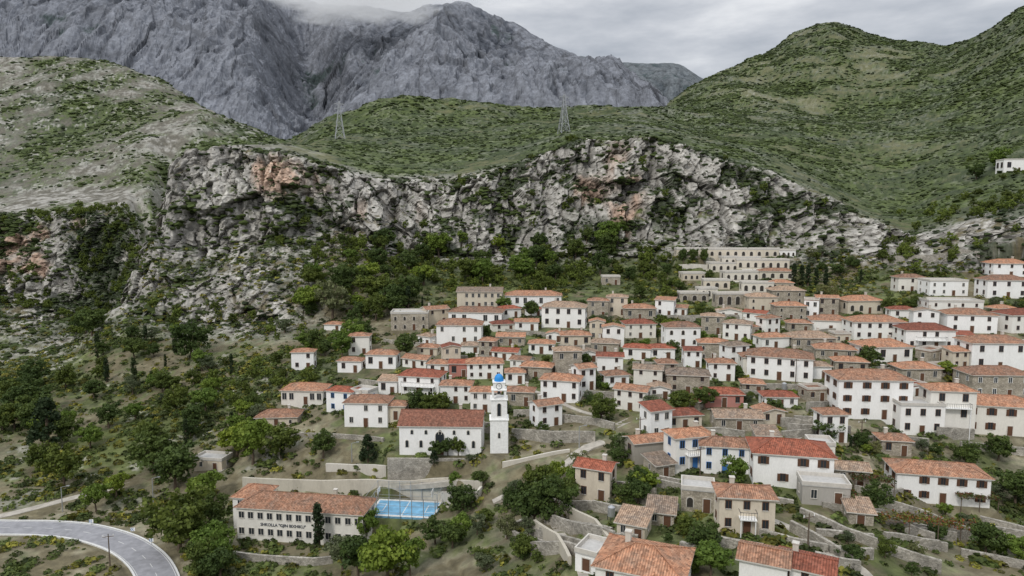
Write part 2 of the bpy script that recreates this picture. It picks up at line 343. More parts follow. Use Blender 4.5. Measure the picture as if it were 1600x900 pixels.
P1=ztrack([(-60,815),(0,806),(60,792),(120,776),(180,762),(240,747),(300,738),(350,733)]);ribbon('path',P1,2.4,M_PATH,h=.8)
P2=ztrack([(560,757),(640,754),(700,750),(770,741),(830,724),(880,710),(930,694),(975,680),(1015,664)]);ribbon('path',P2,2.6,M_PATH,h=1.)
P3=ztrack([(930,694),(900,712),(870,735),(840,750),(800,768),(770,785)]);ribbon('path',P3,1.6,M_PATH,dz=.01,h=.6)
P4=ztrack([(640,855),(665,872),(690,892),(710,915)]);ribbon('path',P4,1.6,M_PATH,h=.6)
P5=ztrack([(960,668),(1000,650),(1040,652),(1075,660)]);ribbon('path',P5,2.,M_PATH,dz=.02,h=.6)
P6=ztrack([(1205,812),(1250,832),(1300,862),(1345,890),(1370,920)]);ribbon('path',P6,1.5,M_PATH,h=.6)
P7=ztrack([(790,600),(840,612),(900,640),(940,650)]);ribbon('path',P7,1.3,M_PATH,h=.6)
P8=ztrack([(1130,505),(1200,512),(1260,508),(1320,502)]);ribbon('path',P8,1.6,M_PATH,h=.6)
P9=ztrack([(860,815),(890,850),(905,880),(915,910)]);ribbon('path',P9,1.3,M_PATH,h=.6)
P10=ztrack([(1290,640),(1240,690),(1205,720)]);ribbon('path',P10,1.4,M_PATH,h=.6)
P11=ztrack([(75,245),(110,238),(160,236),(185,240)]);ribbon('path',P11,6.,M_PATH,h=3)
ctr=pix(634,796);cx,cy,cz_=ctr
V=G2.reshape(-1,3)
# ---------------------------------------------------------------- building kit
wc={}
def arch(w,h,n=8):
    r=w/2;return [(-r,0),(r,0)]+[(r*math.cos(t),h-r+r*math.sin(t)) for t in [math.pi*i/n for i in range(n+1)]]
def winmesh(kind,w,h):
    key=(kind,round(w,1),round(h,1))
    if key in wc:return wc[key]
    w,h=max(.3,key[1]),max(.3,key[2]);mb=MB()
    fr={'blue':M_BLUE,'brown':M_BROWN,'white':M_WHITE,'arch':M_TRIM,'trim':M_TRIM,'hole':M_TRIM}[kind]
    if kind in('arch','hole'):
        h=max(h,w*.75);a=arch(w,h);b=arch(w+.24,h+.12)
        mb.face([(x,-.04,z) for x,z in a],1)
        for i in range(len(a)):
            j=(i+1)%len(a);mb.face([(a[i][0],-.08,a[i][1]),(a[j][0],-.08,a[j][1]),(b[j][0],-.08,b[j][1]),(b[i][0],-.08,b[i][1])],0)
            mb.face([(b[i][0],0,b[i][1]),(b[j][0],0,b[j][1]),(b[j][0],-.08,b[j][1]),(b[i][0],-.08,b[i][1])],0)
        me=mb.mesh('window',[fr,M_GLASS if kind=='arch' else M_GLZ])
    else:
        t=.08;mb.face([(-w/2,-.03,0),(w/2,-.03,0),(w/2,-.03,h),(-w/2,-.03,h)],1)
        mb.box(-w/2-t,-w/2,-.08,0.,0,h,0);mb.box(w/2,w/2+t,-.08,0,0,h,0);mb.box(-w/2-t,w/2+t,-.08,0,h,h+t,0)
        mb.box(-w/2-t,w/2+t,-.14,0,-t,0,2);mb.box(-.03,.03,-.06,-.032,0,h,0)
        me=mb.mesh('window',[fr,M_GLASS,M_TRIM])
    wc[key]=me;return me
sc_={}
def shutmesh(w,h,mt):
    k=(round(w,1),round(h,1),mt.name)
    if k not in sc_:
        mb=MB();mb.box(-w/2,w/2,-.09,-.04,0,h)
        for i in range(6):mb.box(-w/2+.04,w/2-.04,-.11,-.091,h*(i+.2)/6,h*(i+.7)/6)
        sc_[k]=mb.mesh('shutter',[mt])
    return sc_[k]
def doormesh(w,h,mt):
    k=('d',round(w,1),round(h,1),mt.name)
    if k not in sc_:
        mb=MB();mb.box(-w/2,w/2,-.05,0.02,0,h,0);mb.box(-w/2-.1,-w/2,-.09,0,0,h,1);mb.box(w/2,w/2+.1,-.09,0,0,h,1);mb.box(-w/2-.1,w/2+.1,-.09,0,h,h+.1,1)
        mb.box(-w/2+.12,w/2-.12,-.07,-.051,h*.55,h-.15,0);mb.box(-w/2+.12,w/2-.12,-.07,-.051,.15,h*.48,0);sc_[k]=mb.mesh('door',[mt,M_TRIM])
    return sc_[k]
def roofmesh(kind,w,d,h,rise,x,y,o=.4,rm=None):
    mb=MB();x0,x1,y0,y1=x-w/2-o,x+w/2+o,y-o,y+d+o;e=h+.06;t=.16
    W,D=x1-x0,y1-y0
    def q(pts,ax):
        mb.face(pts,0,[((p[0] if ax=='x' else p[1]),math.hypot((p[1]-y0) if ax=='x' else (p[0]-x0),p[2]-e)) for p in pts])
    if kind=='hip':
        k=rise*1.08
        if W>=D:
            a=(x0+D/2*.95,(y0+y1)/2,e+k);b=(x1-D/2*.95,(y0+y1)/2,e+k)
            if a[0]>b[0]:a=b=((x0+x1)/2,(y0+y1)/2,e+k)
            q([(x0,y0,e),(x1,y0,e),b,a],'x');q([(x1,y1,e),(x0,y1,e),a,b],'x');q([(x1,y0,e),(x1,y1,e),b],'y');q([(x0,y1,e),(x0,y0,e),a],'y')
            rd=[(a,b),(a,(x0,y0,e)),(a,(x0,y1,e)),(b,(x1,y0,e)),(b,(x1,y1,e))]
        else:
            a=((x0+x1)/2,y0+W/2*.95,e+k);b=((x0+x1)/2,y1-W/2*.95,e+k)
            q([(x0,y0,e),(x1,y0,e),a],'x');q([(x1,y1,e),(x0,y1,e),b],'x');q([(x1,y0,e),(x1,y1,e),b,a],'y');q([(x0,y1,e),(x0,y0,e),a,b],'y')
            rd=[(a,b),(a,(x0,y0,e)),(a,(x1,y0,e)),(b,(x0,y1,e)),(b,(x1,y1,e))]
        for p,r in rd:mb.bar(Vector(p)+Vector((0,0,.02)),Vector(r)+Vector((0,0,.02)),.1,2)
        c4=[(x0,y0),(x1,y0),(x1,y1),(x0,y1)]
        for i in range(4):
            p,r=c4[i],c4[(i+1)%4];mb.face([(p[0],p[1],e-t),(r[0],r[1],e-t),(r[0],r[1],e),(p[0],p[1],e)],1)
        mb.face([(p[0],p[1],e-t) for p in c4[::-1]],1)
    elif kind in('gable','gabley'):
        ax='x' if kind=='gable' else 'y'
        def X(p):return p if ax=='x' else (x+(p[1]-(y0+y1)/2)*(W/D),(y0+y1)/2+(p[0]-x)*(D/W),p[2])
        ym=(y0+y1)/2;k=rise
        for dz,fl in((0,0),(-t,1)):
            A=[X(p) for p in[(x0,y0,e+dz),(x1,y0,e+dz),(x1,ym,e+k+dz),(x0,ym,e+k+dz)]];B=[X(p) for p in[(x1,y1,e+dz),(x0,y1,e+dz),(x0,ym,e+k+dz),(x1,ym,e+k+dz)]]
            if fl==0:q(A,ax);q(B,ax)
            else:mb.face(A[::-1],1);mb.face(B[::-1],1)
        for ya in((y0,ym),(y1,ym)):
            for xa in(x0,x1):mb.face([X(p) for p in[(xa,ya[0],e),(xa,ya[1],e+k),(xa,ya[1],e+k-t),(xa,ya[0],e-t)]],1)
        for ya in(y0,y1):mb.face([X(p) for p in[(x0,ya,e-t),(x1,ya,e-t),(x1,ya,e),(x0,ya,e)]],1)
        mb.bar(X((x0,ym,e+k)),X((x1,ym,e+k)),.12,2)
    elif kind=='shed':
        q([(x0,y0,e),(x1,y0,e),(x1,y1,e+rise),(x0,y1,e+rise)],'x');mb.face([(x0,y0,e-t),(x0,y1,e+rise-t),(x1,y1,e+rise-t),(x1,y0,e-t)],1)
        mb.face([(x0,y0,e-t),(x1,y0,e-t),(x1,y0,e),(x0,y0,e)],1)
        for xa in(x0,x1):mb.face([(xa,y0,e-t),(xa,y1,e+rise-t),(xa,y1,e+rise),(xa,y0,e)],1)
    else:
        mb.box(x0+.3,x1-.3,y0+.3,y1-.3,h-.02,h+.14,0)
        for a in((x0+.3,x1-.3,y0+.3,y0+.5),(x0+.3,x1-.3,y1-.5,y1-.3),(x0+.3,x0+.5,y0+.5,y1-.5),(x1-.5,x1-.3,y0+.5,y1-.5)):mb.box(*a,h+.14,h+.7,1)
    return mb.mesh('roof',[rm,M_TRIM,rm])
def block(root,x,y,z,w,d,h,roof,wall,rc,st,cols,win='brown',fnd=4.,rise=None,side=(1,1),shut=False,door=True,bal=0,ww=None,wh=None):
    mb=MB();x0,x1,y0,y1=x-w/2,x+w/2,y,y+d;c4=[(x0,y0),(x1,y0),(x1,y1),(x0,y1)]
    if rise is None:rise=min(w,d)/2*.36
    for i in range(4):
        p,r=c4[i],c4[(i+1)%4];mb.face([(p[0],p[1],z-fnd),(r[0],r[1],z-fnd),(r[0],r[1],z+h),(p[0],p[1],z+h)])
    mb.face([(p[0],p[1],z+h-.01) for p in c4]);k=rise*.9
    if roof=='gable':
        for xa in(x0,x1):mb.face([(xa,y0,z+h),(xa,y1,z+h),(xa,(y0+y1)/2,z+h+k)])
    if roof=='gabley':
        for ya in(y0,y1):mb.face([(x0,ya,z+h),(x1,ya,z+h),(x,ya,z+h+k)])
    if roof=='shed':
        for xa in(x0,x1):mb.face([(xa,y0,z+h),(xa,y1,z+h),(xa,y1,z+h+k)])
        mb.face([(x0,y1,z+h),(x1,y1,z+h),(x1,y1,z+h+k),(x0,y1,z+h+k)])
    add('wall',mb.mesh('wall',[WALL[wall] if isinstance(wall,str) else wall]),root)
    ro=add('roof',roofmesh(roof,w,d,z+h,rise,x,y,rm=ROOF[rc]),root)
    if roof!='flat' and rnd.random()<.5 and w>5:
        cm=MB();qx,qy=x+w*.22*rnd.choice((-1,1)),y+d*.62;cm.box(qx-.3,qx+.3,qy-.3,qy+.3,z+h,z+h+rise+.9);cm.box(qx-.38,qx+.38,qy-.38,qy+.38,z+h+rise+.9,z+h+rise+1.02,1);add('chimney',cm.mesh('chimney',[M_PALE,M_TRIM]),ro)
    sh=h/st;hh=wh or sh*.46;wd=ww or hh*.62
    dm=M_BLUE if win=='blue' else M_BROWN
    def put(px,py,pz,rz,wd,hh):
        wn=add('window',winmesh(win,wd,hh),root,(px,py,pz),rz)
        if shut:
            for s in(-1,1):add('shutter',shutmesh(wd*.5,hh,dm),wn,(s*(wd*.75+.09),0,0))
    dj=cols//2 if door else -1
    for i in range(st):
        for j in range(cols):
            jx=x0+w*(j+.5)/cols+rnd.uniform(-.08,.08)
            if i==0 and j==dj:
                add('door',doormesh(1.,min(2.1,sh*.78),dm),root,(jx,y0,z+.02));continue
            if door and rnd.random()<.1:continue
            put(jx,y0,z+sh*i+(sh*.36 if win!='hole' else sh*.2),0,wd,hh)
        n=max(1,int(d/3.2))
        for s,on in((-1,side[0]),(1,side[1])):
            if on:
                for j in range(n):
                    put(x+s*w/2,y0+d*(j+.5)/n,z+sh*i+sh*.36,s*math.pi/2,wd,hh)
    if bal:
        b=MB();bw=w*bal;zb=z+sh*(st-1);b.box(x-bw/2,x+bw/2,y0-1.3,y0-.001,zb-.15,zb,0)
        b.bar((x-bw/2,y0-1.25,zb+.95),(x+bw/2,y0-1.25,zb+.95),.04,1)
        for s in(-1,1):b.bar((x+s*bw/2,y0-1.25,zb+.95),(x+s*bw/2,y0,zb+.95),.04,1);b.bar((x+s*(bw/2-.15),y0-1.1,zb-.15),(x+s*(bw/2-.15),y0-1.1,z-fnd),.09,0)
        k=int(bw/.35)
        for i in range(k+1):b.bar((x-bw/2+bw*i/k,y0-1.25,zb),(x-bw/2+bw*i/k,y0-1.25,zb+.95),.025,1)
        add('balcony',b.mesh('balcony',[M_WHITE,M_DARK]),root)
RECT=[];FOOT=[]
WN={'white':'whitewashed','cream':'weathered cream','grey':'grey rendered','stone':'rubble stone','beige':'beige','pink':'pink','ivory':'cream'}
RN={'o':'orange tiled','r':'red tiled','t':'faded tan tiled','g':'concrete'};KN={'hip':'hip roof','gable':'gable roof','gabley':'front gable roof','flat':'flat roof','shed':'lean-to roof'}
SN={1:'single storey',2:'two storey',3:'three storey',4:'four storey'}
def house(u,v,w,h,roof='hip',wall='white',rc='o',yaw=0,st=2,cols=3,win='brown',dm=None,name='house',p=None,**kw):
    p=p or pix(u,v)
    if p is None:return
    if name=='house' and 485<v<645:yaw+=rnd.uniform(-12,10)
    s=proj(p)[2]/F;W=w*s;H=h*s;D=dm*s if dm else min(max(W*.62,4.2),8.)
    root=add(name,None,None,p,math.radians(yaw),label=kw.pop('label',f"{SN[st]} {WN[wall]} house with {RN[rc]} {KN[roof]}"),cat=name.replace('_',' '),group='houses of the hillside village')
    sd=(1,1) if s<.17 else ((0,1) if (p.x<0)^(yaw<-10) else (1,0))
    block(root,0,0,0,W,D,H,roof,wall,rc,st,cols,win,side=sd,**kw)
    RECT.append((u-w/2,u+w/2,v-h*1.35,v,p.y));FOOT.append((p.x,p.y,math.radians(yaw),W,D,p.z,1.2));return root
HS=[ # u,v,w,h,roof,wall,rc,yaw,st,cols,win,opts
(995,965,135,72,'hip','white','o',-22,2,3,'brown',dict(dm=110)),(1190,935,70,58,'gable','white','o',-25,2,2,'brown',{}),(1255,950,80,62,'gable','white','r',-28,2,3,'brown',{}),
(1166,834,84,58,'hip','cream','o',-8,2,3,'brown',dict(bal=.3)),(925,783,56,52,'gable','cream','r',-24,2,2,'brown',{}),
(1238,762,118,52,'hip','white','r',-12,2,4,'brown',dict(shut=True)),(1290,790,70,30,'flat','grey','g',-12,1,2,'trim',{}),
(1085,733,66,52,'hip','white','o',14,2,3,'blue',dict(bal=.5)),(1132,741,72,44,'hip','white','o',-10,2,3,'blue',{}),(1017,724,56,34,'gable','grey','o',16,1,2,'brown',{}),
(1155,673,72,20,'gable','stone','t',-4,1,3,'trim',{}),(1132,636,58,20,'hip','pink','r',-6,1,3,'brown',{}),
(1472,788,132,46,'hip','white','o',-12,2,5,'brown',dict(shut=True,dm=62)),(1366,655,112,62,'hip','white','o',-4,3,4,'brown',dict(shut=True)),
(1440,680,66,46,'flat','white','g',-5,2,3,'brown',{}),(1486,684,66,74,'hip','white','o',-8,3,2,'brown',dict(bal=.7)),
(1562,680,110,46,'hip','white','o',-12,2,4,'brown',dict(shut=True)),(1565,622,92,36,'hip','stone','o',-10,2,4,'white',{}),(1562,578,88,42,'hip','white','o',-8,2,3,'brown',{}),
(1440,596,62,20,'hip','stone','o',-5,1,3,'trim',{}),(1388,566,76,24,'hip','white','o',-4,1,4,'brown',{}),(1453,546,74,30,'hip','white','r',4,2,4,'brown',dict(bal=.6)),
(1518,520,70,28,'hip','white','o',-5,2,3,'brown',{}),(1493,494,80,22,'flat','white','g',-5,2,4,'brown',{}),(1374,531,80,28,'hip','white','o',-6,2,5,'brown',{}),(1298,519,58,18,'hip','white','o',-4,1,3,'brown',{}),
(1575,466,62,28,'hip','white','o',-6,2,3,'brown',{}),(1580,432,54,20,'hip','white','o',-6,2,3,'brown',{}),(1482,462,58,22,'flat','white','g',-3,2,4,'trim',{}),(1425,456,42,22,'hip','white','o',-5,2,3,'brown',{}),
(1352,490,58,20,'hip','beige','o',-4,1,4,'hole',{}),(1412,498,38,14,'hip','white','r',-2,1,2,'brown',{}),(1610,520,66,28,'hip','white','r',-2,2,3,'brown',{}),
(1217,594,96,36,'hip','white','o',-10,2,5,'brown',{}),(1186,586,50,28,'hip','white','o',6,2,2,'brown',{}),(1276,592,44,20,'hip','white','t',-6,1,2,'brown',{}),(1272,546,66,18,'hip','stone','t',-4,1,4,'trim',{}),(1212,545,46,18,'hip','white','o',4,1,3,'trim',{}),
(1306,562,58,16,'hip','stone','o',-5,1,3,'trim',{}),(1115,562,46,26,'hip','stone','o',-3,2,3,'hole',{}),(1075,614,64,28,'hip','stone','t',-3,2,3,'brown',{}),(1012,603,44,26,'gable','white','t',-20,2,2,'brown',{}),
(953,583,40,26,'gable','white','r',-6,2,2,'brown',{}),(995,562,42,18,'hip','white','r',-6,1,2,'brown',{}),(888,586,42,38,'hip','stone','t',-4,2,2,'trim',{}),(874,628,60,34,'hip','white','o',-8,2,4,'brown',{}),
(860,666,42,34,'gable','white','o',26,2,2,'brown',{}),(812,634,42,22,'hip','stone','o',-4,1,2,'trim',{}),(758,644,46,32,'hip','white','o',-6,2,3,'trim',{}),(712,630,48,28,'hip','white','o',-3,2,3,'brown',{}),
(654,616,66,28,'hip','white','r',-6,2,3,'brown',dict(bal=.8)),(606,617,30,22,'shed','white','t',0,1,2,'brown',{}),(572,667,68,38,'hip','white','o',-3,2,3,'trim',{}),(618,656,30,22,'hip','cream','o',-3,1,1,'brown',{}),
(472,632,66,22,'hip','white','o',-2,1,6,'trim',{}),(530,645,44,34,'hip','white','r',-16,2,2,'blue',{}),(562,640,32,28,'flat','white','g',-14,1,2,'blue',{}),(432,664,64,12,'hip','cream','o',4,1,3,'hole',{}),
(473,578,34,28,'hip','white','o',-4,2,2,'brown',{}),(561,555,32,30,'hip','white','o',-6,2,2,'brown',{}),(595,576,48,22,'hip','white','o',-4,1,3,'brown',{}),(546,582,38,18,'hip','white','o',-4,1,2,'brown',{}),
(667,555,32,12,'hip','cream','o',-3,1,2,'brown',{}),(717,590,30,22,'gable','pink','r',-3,1,2,'brown',{}),(758,592,56,24,'hip','white','o',-4,2,4,'brown',{}),(837,593,48,20,'hip','stone','o',-4,1,3,'brown',{}),
(717,538,70,30,'hip','white','o',-3,2,4,'trim',{}),(742,508,84,20,'hip','white','o',-5,1,5,'trim',{}),(640,516,58,26,'flat','stone','g',-2,2,4,'hole',{}),(749,482,70,26,'gable','beige','t',-3,2,7,'trim',{}),
(833,480,88,18,'hip','white','o',-3,1,7,'trim',{}),(880,512,68,32,'hip','white','t',-4,2,4,'brown',{}),(934,496,32,26,'hip','stone','o',-3,2,2,'trim',{}),(964,492,32,28,'hip','cream','t',-3,2,2,'trim',{}),
(1000,500,48,18,'hip','stone','o',-3,1,3,'trim',{}),(1001,528,48,22,'hip','white','r',-3,2,3,'trim',{}),(1067,541,54,30,'hip','white','o',-5,2,3,'hole',{}),(1113,522,34,28,'hip','stone','t',-3,2,2,'trim',{}),
(520,516,28,9,'hip','white','o',-3,1,2,'brown',{}),(900,542,46,18,'hip','cream','o',-3,1,3,'brown',{}),(846,553,40,16,'hip','white','o',-3,1,3,'brown',{}),(945,552,42,16,'hip','stone','t',-3,1,3,'trim',{}),
(735,552,30,12,'hip','white','t',-3,1,2,'brown',{}),(1034,562,40,18,'hip','white','r',-3,1,2,'brown',{}),(965,604,38,18,'hip','white','o',5,1,2,'brown',{}),(805,600,30,18,'hip','white','o',5,1,2,'brown',{}),
(1232,474,50,20,'hip','stone','t',-3,2,3,'hole',{}),(1192,486,44,22,'hip','beige','t',-3,2,3,'hole',{}),(1236,500,46,22,'hip','stone','o',-4,2,3,'hole',{}),
(1330,585,48,20,'hip','stone','o',-4,1,3,'brown',{}),(1340,520,34,14,'hip','white','o',-4,1,2,'brown',{}),(1590,560,60,14,'shed','white','o',-8,1,3,'brown',{}),(1592,268,44,18,'flat','white','g',-8,1,3,'brown',{}),
(1090,800,50,34,'flat','stone','g',-14,1,2,'hole',{}),(1200,700,34,20,'shed','stone','t',-6,1,1,'trim',{}),(325,735,48,16,'flat','cream','g',-10,1,2,'trim',{}),(915,892,36,26,'flat','white','g',-30,1,1,'trim',{}),(955,445,28,12,'flat','stone','g',0,1,2,'trim',{}),
(1040,745,34,20,'shed','stone','t',20,1,1,'trim',{}),(1032,822,40,22,'shed','stone','t',-16,1,2,'trim',{}),(1330,760,50,26,'gable','stone','t',-14,1,2,'trim',{}),(1400,712,44,24,'hip','stone','o',-10,1,2,'brown',{}),(1285,720,36,24,'flat','white','g',-10,1,2,'trim',{}),(1345,820,36,20,'shed','stone','t',-14,1,1,'trim',{}),(985,842,44,24,'shed','cream','t',-24,1,2,'trim',{})]
for t in HS:house(*t[:11],**t[11])
HT=[(1137,402,158,12,'beige',13,-2),(1160,413,60,10,'ivory',6,6),(1192,421,80,14,'ivory',7,-5),(1132,425,44,13,'ivory',4,4),(1214,437,52,13,'ivory',4,-9),(1160,440,56,14,'ivory',5,6),(1120,452,40,13,'cream',3,-4),(1184,458,48,15,'ivory',4,-7),(1146,480,54,20,'stone',4,3),(1222,456,34,14,'beige',3,-8),(1085,472,44,13,'stone',3,0),(1224,402,36,10,'white',5,-10),(1085,438,36,10,'beige',4,5),(1108,466,28,14,'ivory',3,8)]
for i,(u,v,w,h,wl,cols,yw) in enumerate(HT):
    house(u,v,w,h,'flat' if i not in(9,4) else 'hip',wl,'g' if i not in(9,4) else 'o',yw,1,cols,'hole',dm=22,name='hotel_terrace' ,door=False,bal=.8 if i in(2,5,7) else 0,wh=h*.55*.27,ww=w/cols*.4*.27,label=f'{WN[wl]} hotel terrace block with a row of arches')
def infoot(x,y,m=1.):
    for f in FOOT:
        dx,dy=x-f[0],y-f[1];a=f[2];lx=dx*math.cos(a)+dy*math.sin(a);ly=-dx*math.sin(a)+dy*math.cos(a)
        if abs(lx)<f[3]/2+m and -m<ly<f[4]+m:return True
    return False
def onroad(x,y,m=1.5):
    return any(abs(x-a)<r+m and abs(y-b)<r+m for a,b,_,r in flat)
school_p=pix(432,846);FOOT.append((school_p.x+4,school_p.y,math.radians(-8),34,14,school_p.z,1.2));RECT.append((345,575,760,850,school_p.y))
chp=pix(688,711);FOOT.append((chp.x+1,chp.y,0,23,10,chp.z,2.6));RECT.append((620,755,640,712,chp.y));RECT.append((764,796,580,708,chp.y));RECT.append((592,680,770,812,cy))
twp=pix(780,708);twp.z=max(twp.z,chp.z-.3);FOOT.append((twp.x,twp.y,0,4,5,twp.z,1.5))
nf=0;tr=0
while nf<50 and tr<6000:
    tr+=1;v=rnd.uniform(492,700);u=rnd.uniform(640 if v<620 else 980,1590)
    if v>640 and rnd.random()<.5:continue
    if 800<u<1000 and v>650:continue
    k=np.interp(v,[480,600,700],[1.,1.35,1.8]);w=rnd.uniform(20,38)*k;st=rnd.choice((1,2,2));h=(11 if st==1 else 22)*k*rnd.uniform(.9,1.25)
    p=pix(u,v)
    if not p or onroad(p.x,p.y,2):continue
    if any(math.hypot(p.x-f[0],p.y+2-(f[1]+f[4]/2))<(w*.17*.5+f[3]*.47) for f in FOOT):continue
    bad=False
    for a,b,t,bt,yy in RECT:
        ov=max(0,min(b,u+w/2)-max(a,u-w/2))*max(0,min(bt,v)-max(t,v-h*1.3));lim=.2 if yy>p.y else .35
        if ov>lim*(min(w*h,(b-a)*(bt-t))):bad=True;break
    if bad:continue
    house(u,v,w,h,rnd.choice(('hip','hip','gable','gabley','shed','flat') if u>1000 else ('hip','gabley','gable')),rnd.choice(('white','white','white','white','stone','cream')),rnd.choice('ootr') ,rnd.uniform(-35,28),st,2 if w<40 else 3,rnd.choice(('brown','trim','brown')),p=p);nf+=1
print('fill',nf)
def pads():
    for f in sorted(FOOT,key=lambda f:-f[1]):
        fx,fy,a,W,D,z,fr=f;R_=max(W,D)+5
        m=(np.abs(V[:,0]-fx)<R_)&(np.abs(V[:,1]-fy-D/2)<R_);idx=np.nonzero(m)[0]
        dx,dy=V[idx,0]-fx,V[idx,1]-fy;lx=np.abs(dx*math.cos(a)+dy*math.sin(a))-W/2-.5;ly=-dx*math.sin(a)+dy*math.cos(a);ly=np.maximum(-fr-ly,ly-D-.3)
        d=np.hypot(np.maximum(lx,0),np.maximum(ly,0));w=1-sst(.1,1.9,d);V[idx,2]=V[idx,2]*(1-w)+(z-.05)*w
    for (x,y,z,r) in flat+[(cx+k,cy-k*.1,cz_,4.3) for k in(-5,-3,-1,1,3,5)]:
        m=np.abs(V[:,0]-x)<r+3;m&=np.abs(V[:,1]-y)<r+3
        idx=np.nonzero(m)[0];d=np.hypot(V[idx,0]-x,V[idx,1]-y);w=1-sst(r,r+1.,d)
        V[idx,2]=V[idx,2]*(1-w)+(z-.14)*w
pads()
me.vertices.foreach_set('co',np.ascontiguousarray(V,dtype=np.float32).ravel());me.update();bpy.context.view_layer.update()
# ---------------------------------------------------------------- school
s=proj(school_p)[2]/F
school=add('school',None,None,school_p,math.radians(-8),label='white two storey school with orange hip roof and lettering',cat='school')
block(school,38*s,0,0,206*s,60*s,52*s,'hip','white','o',2,13,'trim',side=(1,1),door=False,rise=1.7,wh=1.25,ww=1.0)
block(school,-66*s,34*s,.3,50*s,50*s,50*s,'hip','white','o',2,2,'white',door=False,rise=1.5)
tx=bpy.data.curves.new('lettering','FONT');tx.body='SHKOLLA "GJIN BIXHIKU"';tx.size=.78;tx.align_x='CENTER';tx.extrude=.02;tx.offset=.012
to=bpy.data.objects.new('tmp',tx);COL.objects.link(to);bpy.context.view_layer.update();tm=bpy.data.meshes.new_from_object(to.evaluated_get(bpy.context.evaluated_depsgraph_get()));bpy.data.objects.remove(to)
tm.name='lettering';tm.materials.clear();tm.materials.append(M_LETT);o=add('lettering',tm,school,(12*s,-.05,52*s*.47));o.rotation_euler=(math.pi/2,0,0)
# ---------------------------------------------------------------- church + bell tower
s=proj(chp)[2]/F
ch=add('church',None,None,chp,math.radians(-2),label='white church with long red tiled gable roof',cat='church')
block(ch,0,0,0,128*s,8.6,46*s,'gable','white','c',1,1,'arch',side=(0,0),door=False,rise=2.3)
for k in range(5):add('window',winmesh('arch',.5,.9),ch,((-44+k*22)*s,0,33*s))
for k,x in enumerate((-52,-30,30,52)):add('window',winmesh('arch',.6,1.5),ch,(x*s,0,12*s))
add('door',doormesh(1.4,2.4,M_BROWN),ch,(0,0,.02))
add('window',winmesh('arch',.5,1.),ch,(64*s,4.3,5.2),math.pi/2)
p=twp;s=proj(p)[2]/F
tw=add('bell_tower',None,None,p,math.radians(2),label='white square bell tower with clock and blue dome',cat='bell tower')
mb=MB();a=14*s
def slab(z,hw,h):mb.box(-hw,hw,-hw+a,hw+a,z,z+h)
slab(-3,a,3+52*s);slab(52*s,a*1.08,.25);slab(52*s+.25,a*.88,30*s);slab(82*s+.25,a*.98,.2)
z2=82*s+.45
for sx in(-1,1):
    for sy in(-1,1):mb.box(sx*a*.8-.22*(1+sx),sx*a*.8+.22*(1-sx),a+sy*a*.8-.22*(1+sy),a+sy*a*.8+.22*(1-sy),z2,z2+13*s)
z3=z2+13*s;slab(z3,a*.86,.25);slab(z3+.25,a*.66,10*s);slab(z3+.25+10*s,a*.72,.18)
add('wall',mb.mesh('wall',[M_WHITE]),tw);z4=z3+.43+10*s
add('window',winmesh('arch',.7,2.6),tw,(0,a*.12,52*s+.9));add('window',winmesh('arch',.4,1.1),tw,(0,0,24*s));add('window',winmesh('arch',.7,2.6),tw,(a*.88,a,52*s+.9),math.pi/2)
mb=MB();n=20;r=a*.52;pr=[]
for i in range(9):
    t=math.pi/2*i/8;pr.append((r*math.cos(t),z4+.3+r*1.25*math.sin(t)))
pr=[(r,z4)]+pr
for i in range(len(pr)-1):
    for j in range(n):
        f=lambda q,k:(q[0]*math.cos(2*math.pi*k/n),a+q[0]*math.sin(2*math.pi*k/n),q[1]);mb.face([f(pr[i],j),f(pr[i],j+1),f(pr[i+1],j+1),f(pr[i+1],j)])
zt=z4+.3+r*1.25;mb.bar((0,a,zt),(0,a,zt+.9),.05,1);mb.bar((-.25,a,zt+.6),(.25,a,zt+.6),.05,1)
add('dome',mb.mesh('dome',[M_DOME,M_WHITE],True),tw)
mb=MB();cr_=.52;mb.face([(cr_*math.cos(t),0,cr_*math.sin(t)) for t in [2*math.pi*i/20 for i in range(20)]][::-1],0)
for i in range(20):
    t,t2=2*math.pi*i/20,2*math.pi*(i+1)/20;mb.face([(cr_*math.cos(t),-.02,cr_*math.sin(t)),(cr_*math.cos(t2),-.02,cr_*math.sin(t2)),(1.2*cr_*math.cos(t2),-.02,1.2*cr_*math.sin(t2)),(1.2*cr_*math.cos(t),-.02,1.2*cr_*math.sin(t))],1)
mb.bar((0,-.03,0),(0,-.03,.4),.03,1);mb.bar((0,-.03,0),(.28,-.03,.1),.03,1)
add('clock_face',mb.mesh('clock_face',[M_WHITE,M_DARK]),tw,(0,a*.34-.04,z3+.25+5*s))
mb=MB();mb.bar((0,0,0),(0,0,-.6),.22,0,8,.42);mb.bar((0,0,.3),(0,0,0),.05,0);add('bell',mb.mesh('bell',[M_DARK]),tw,(0,a,z3-.3))
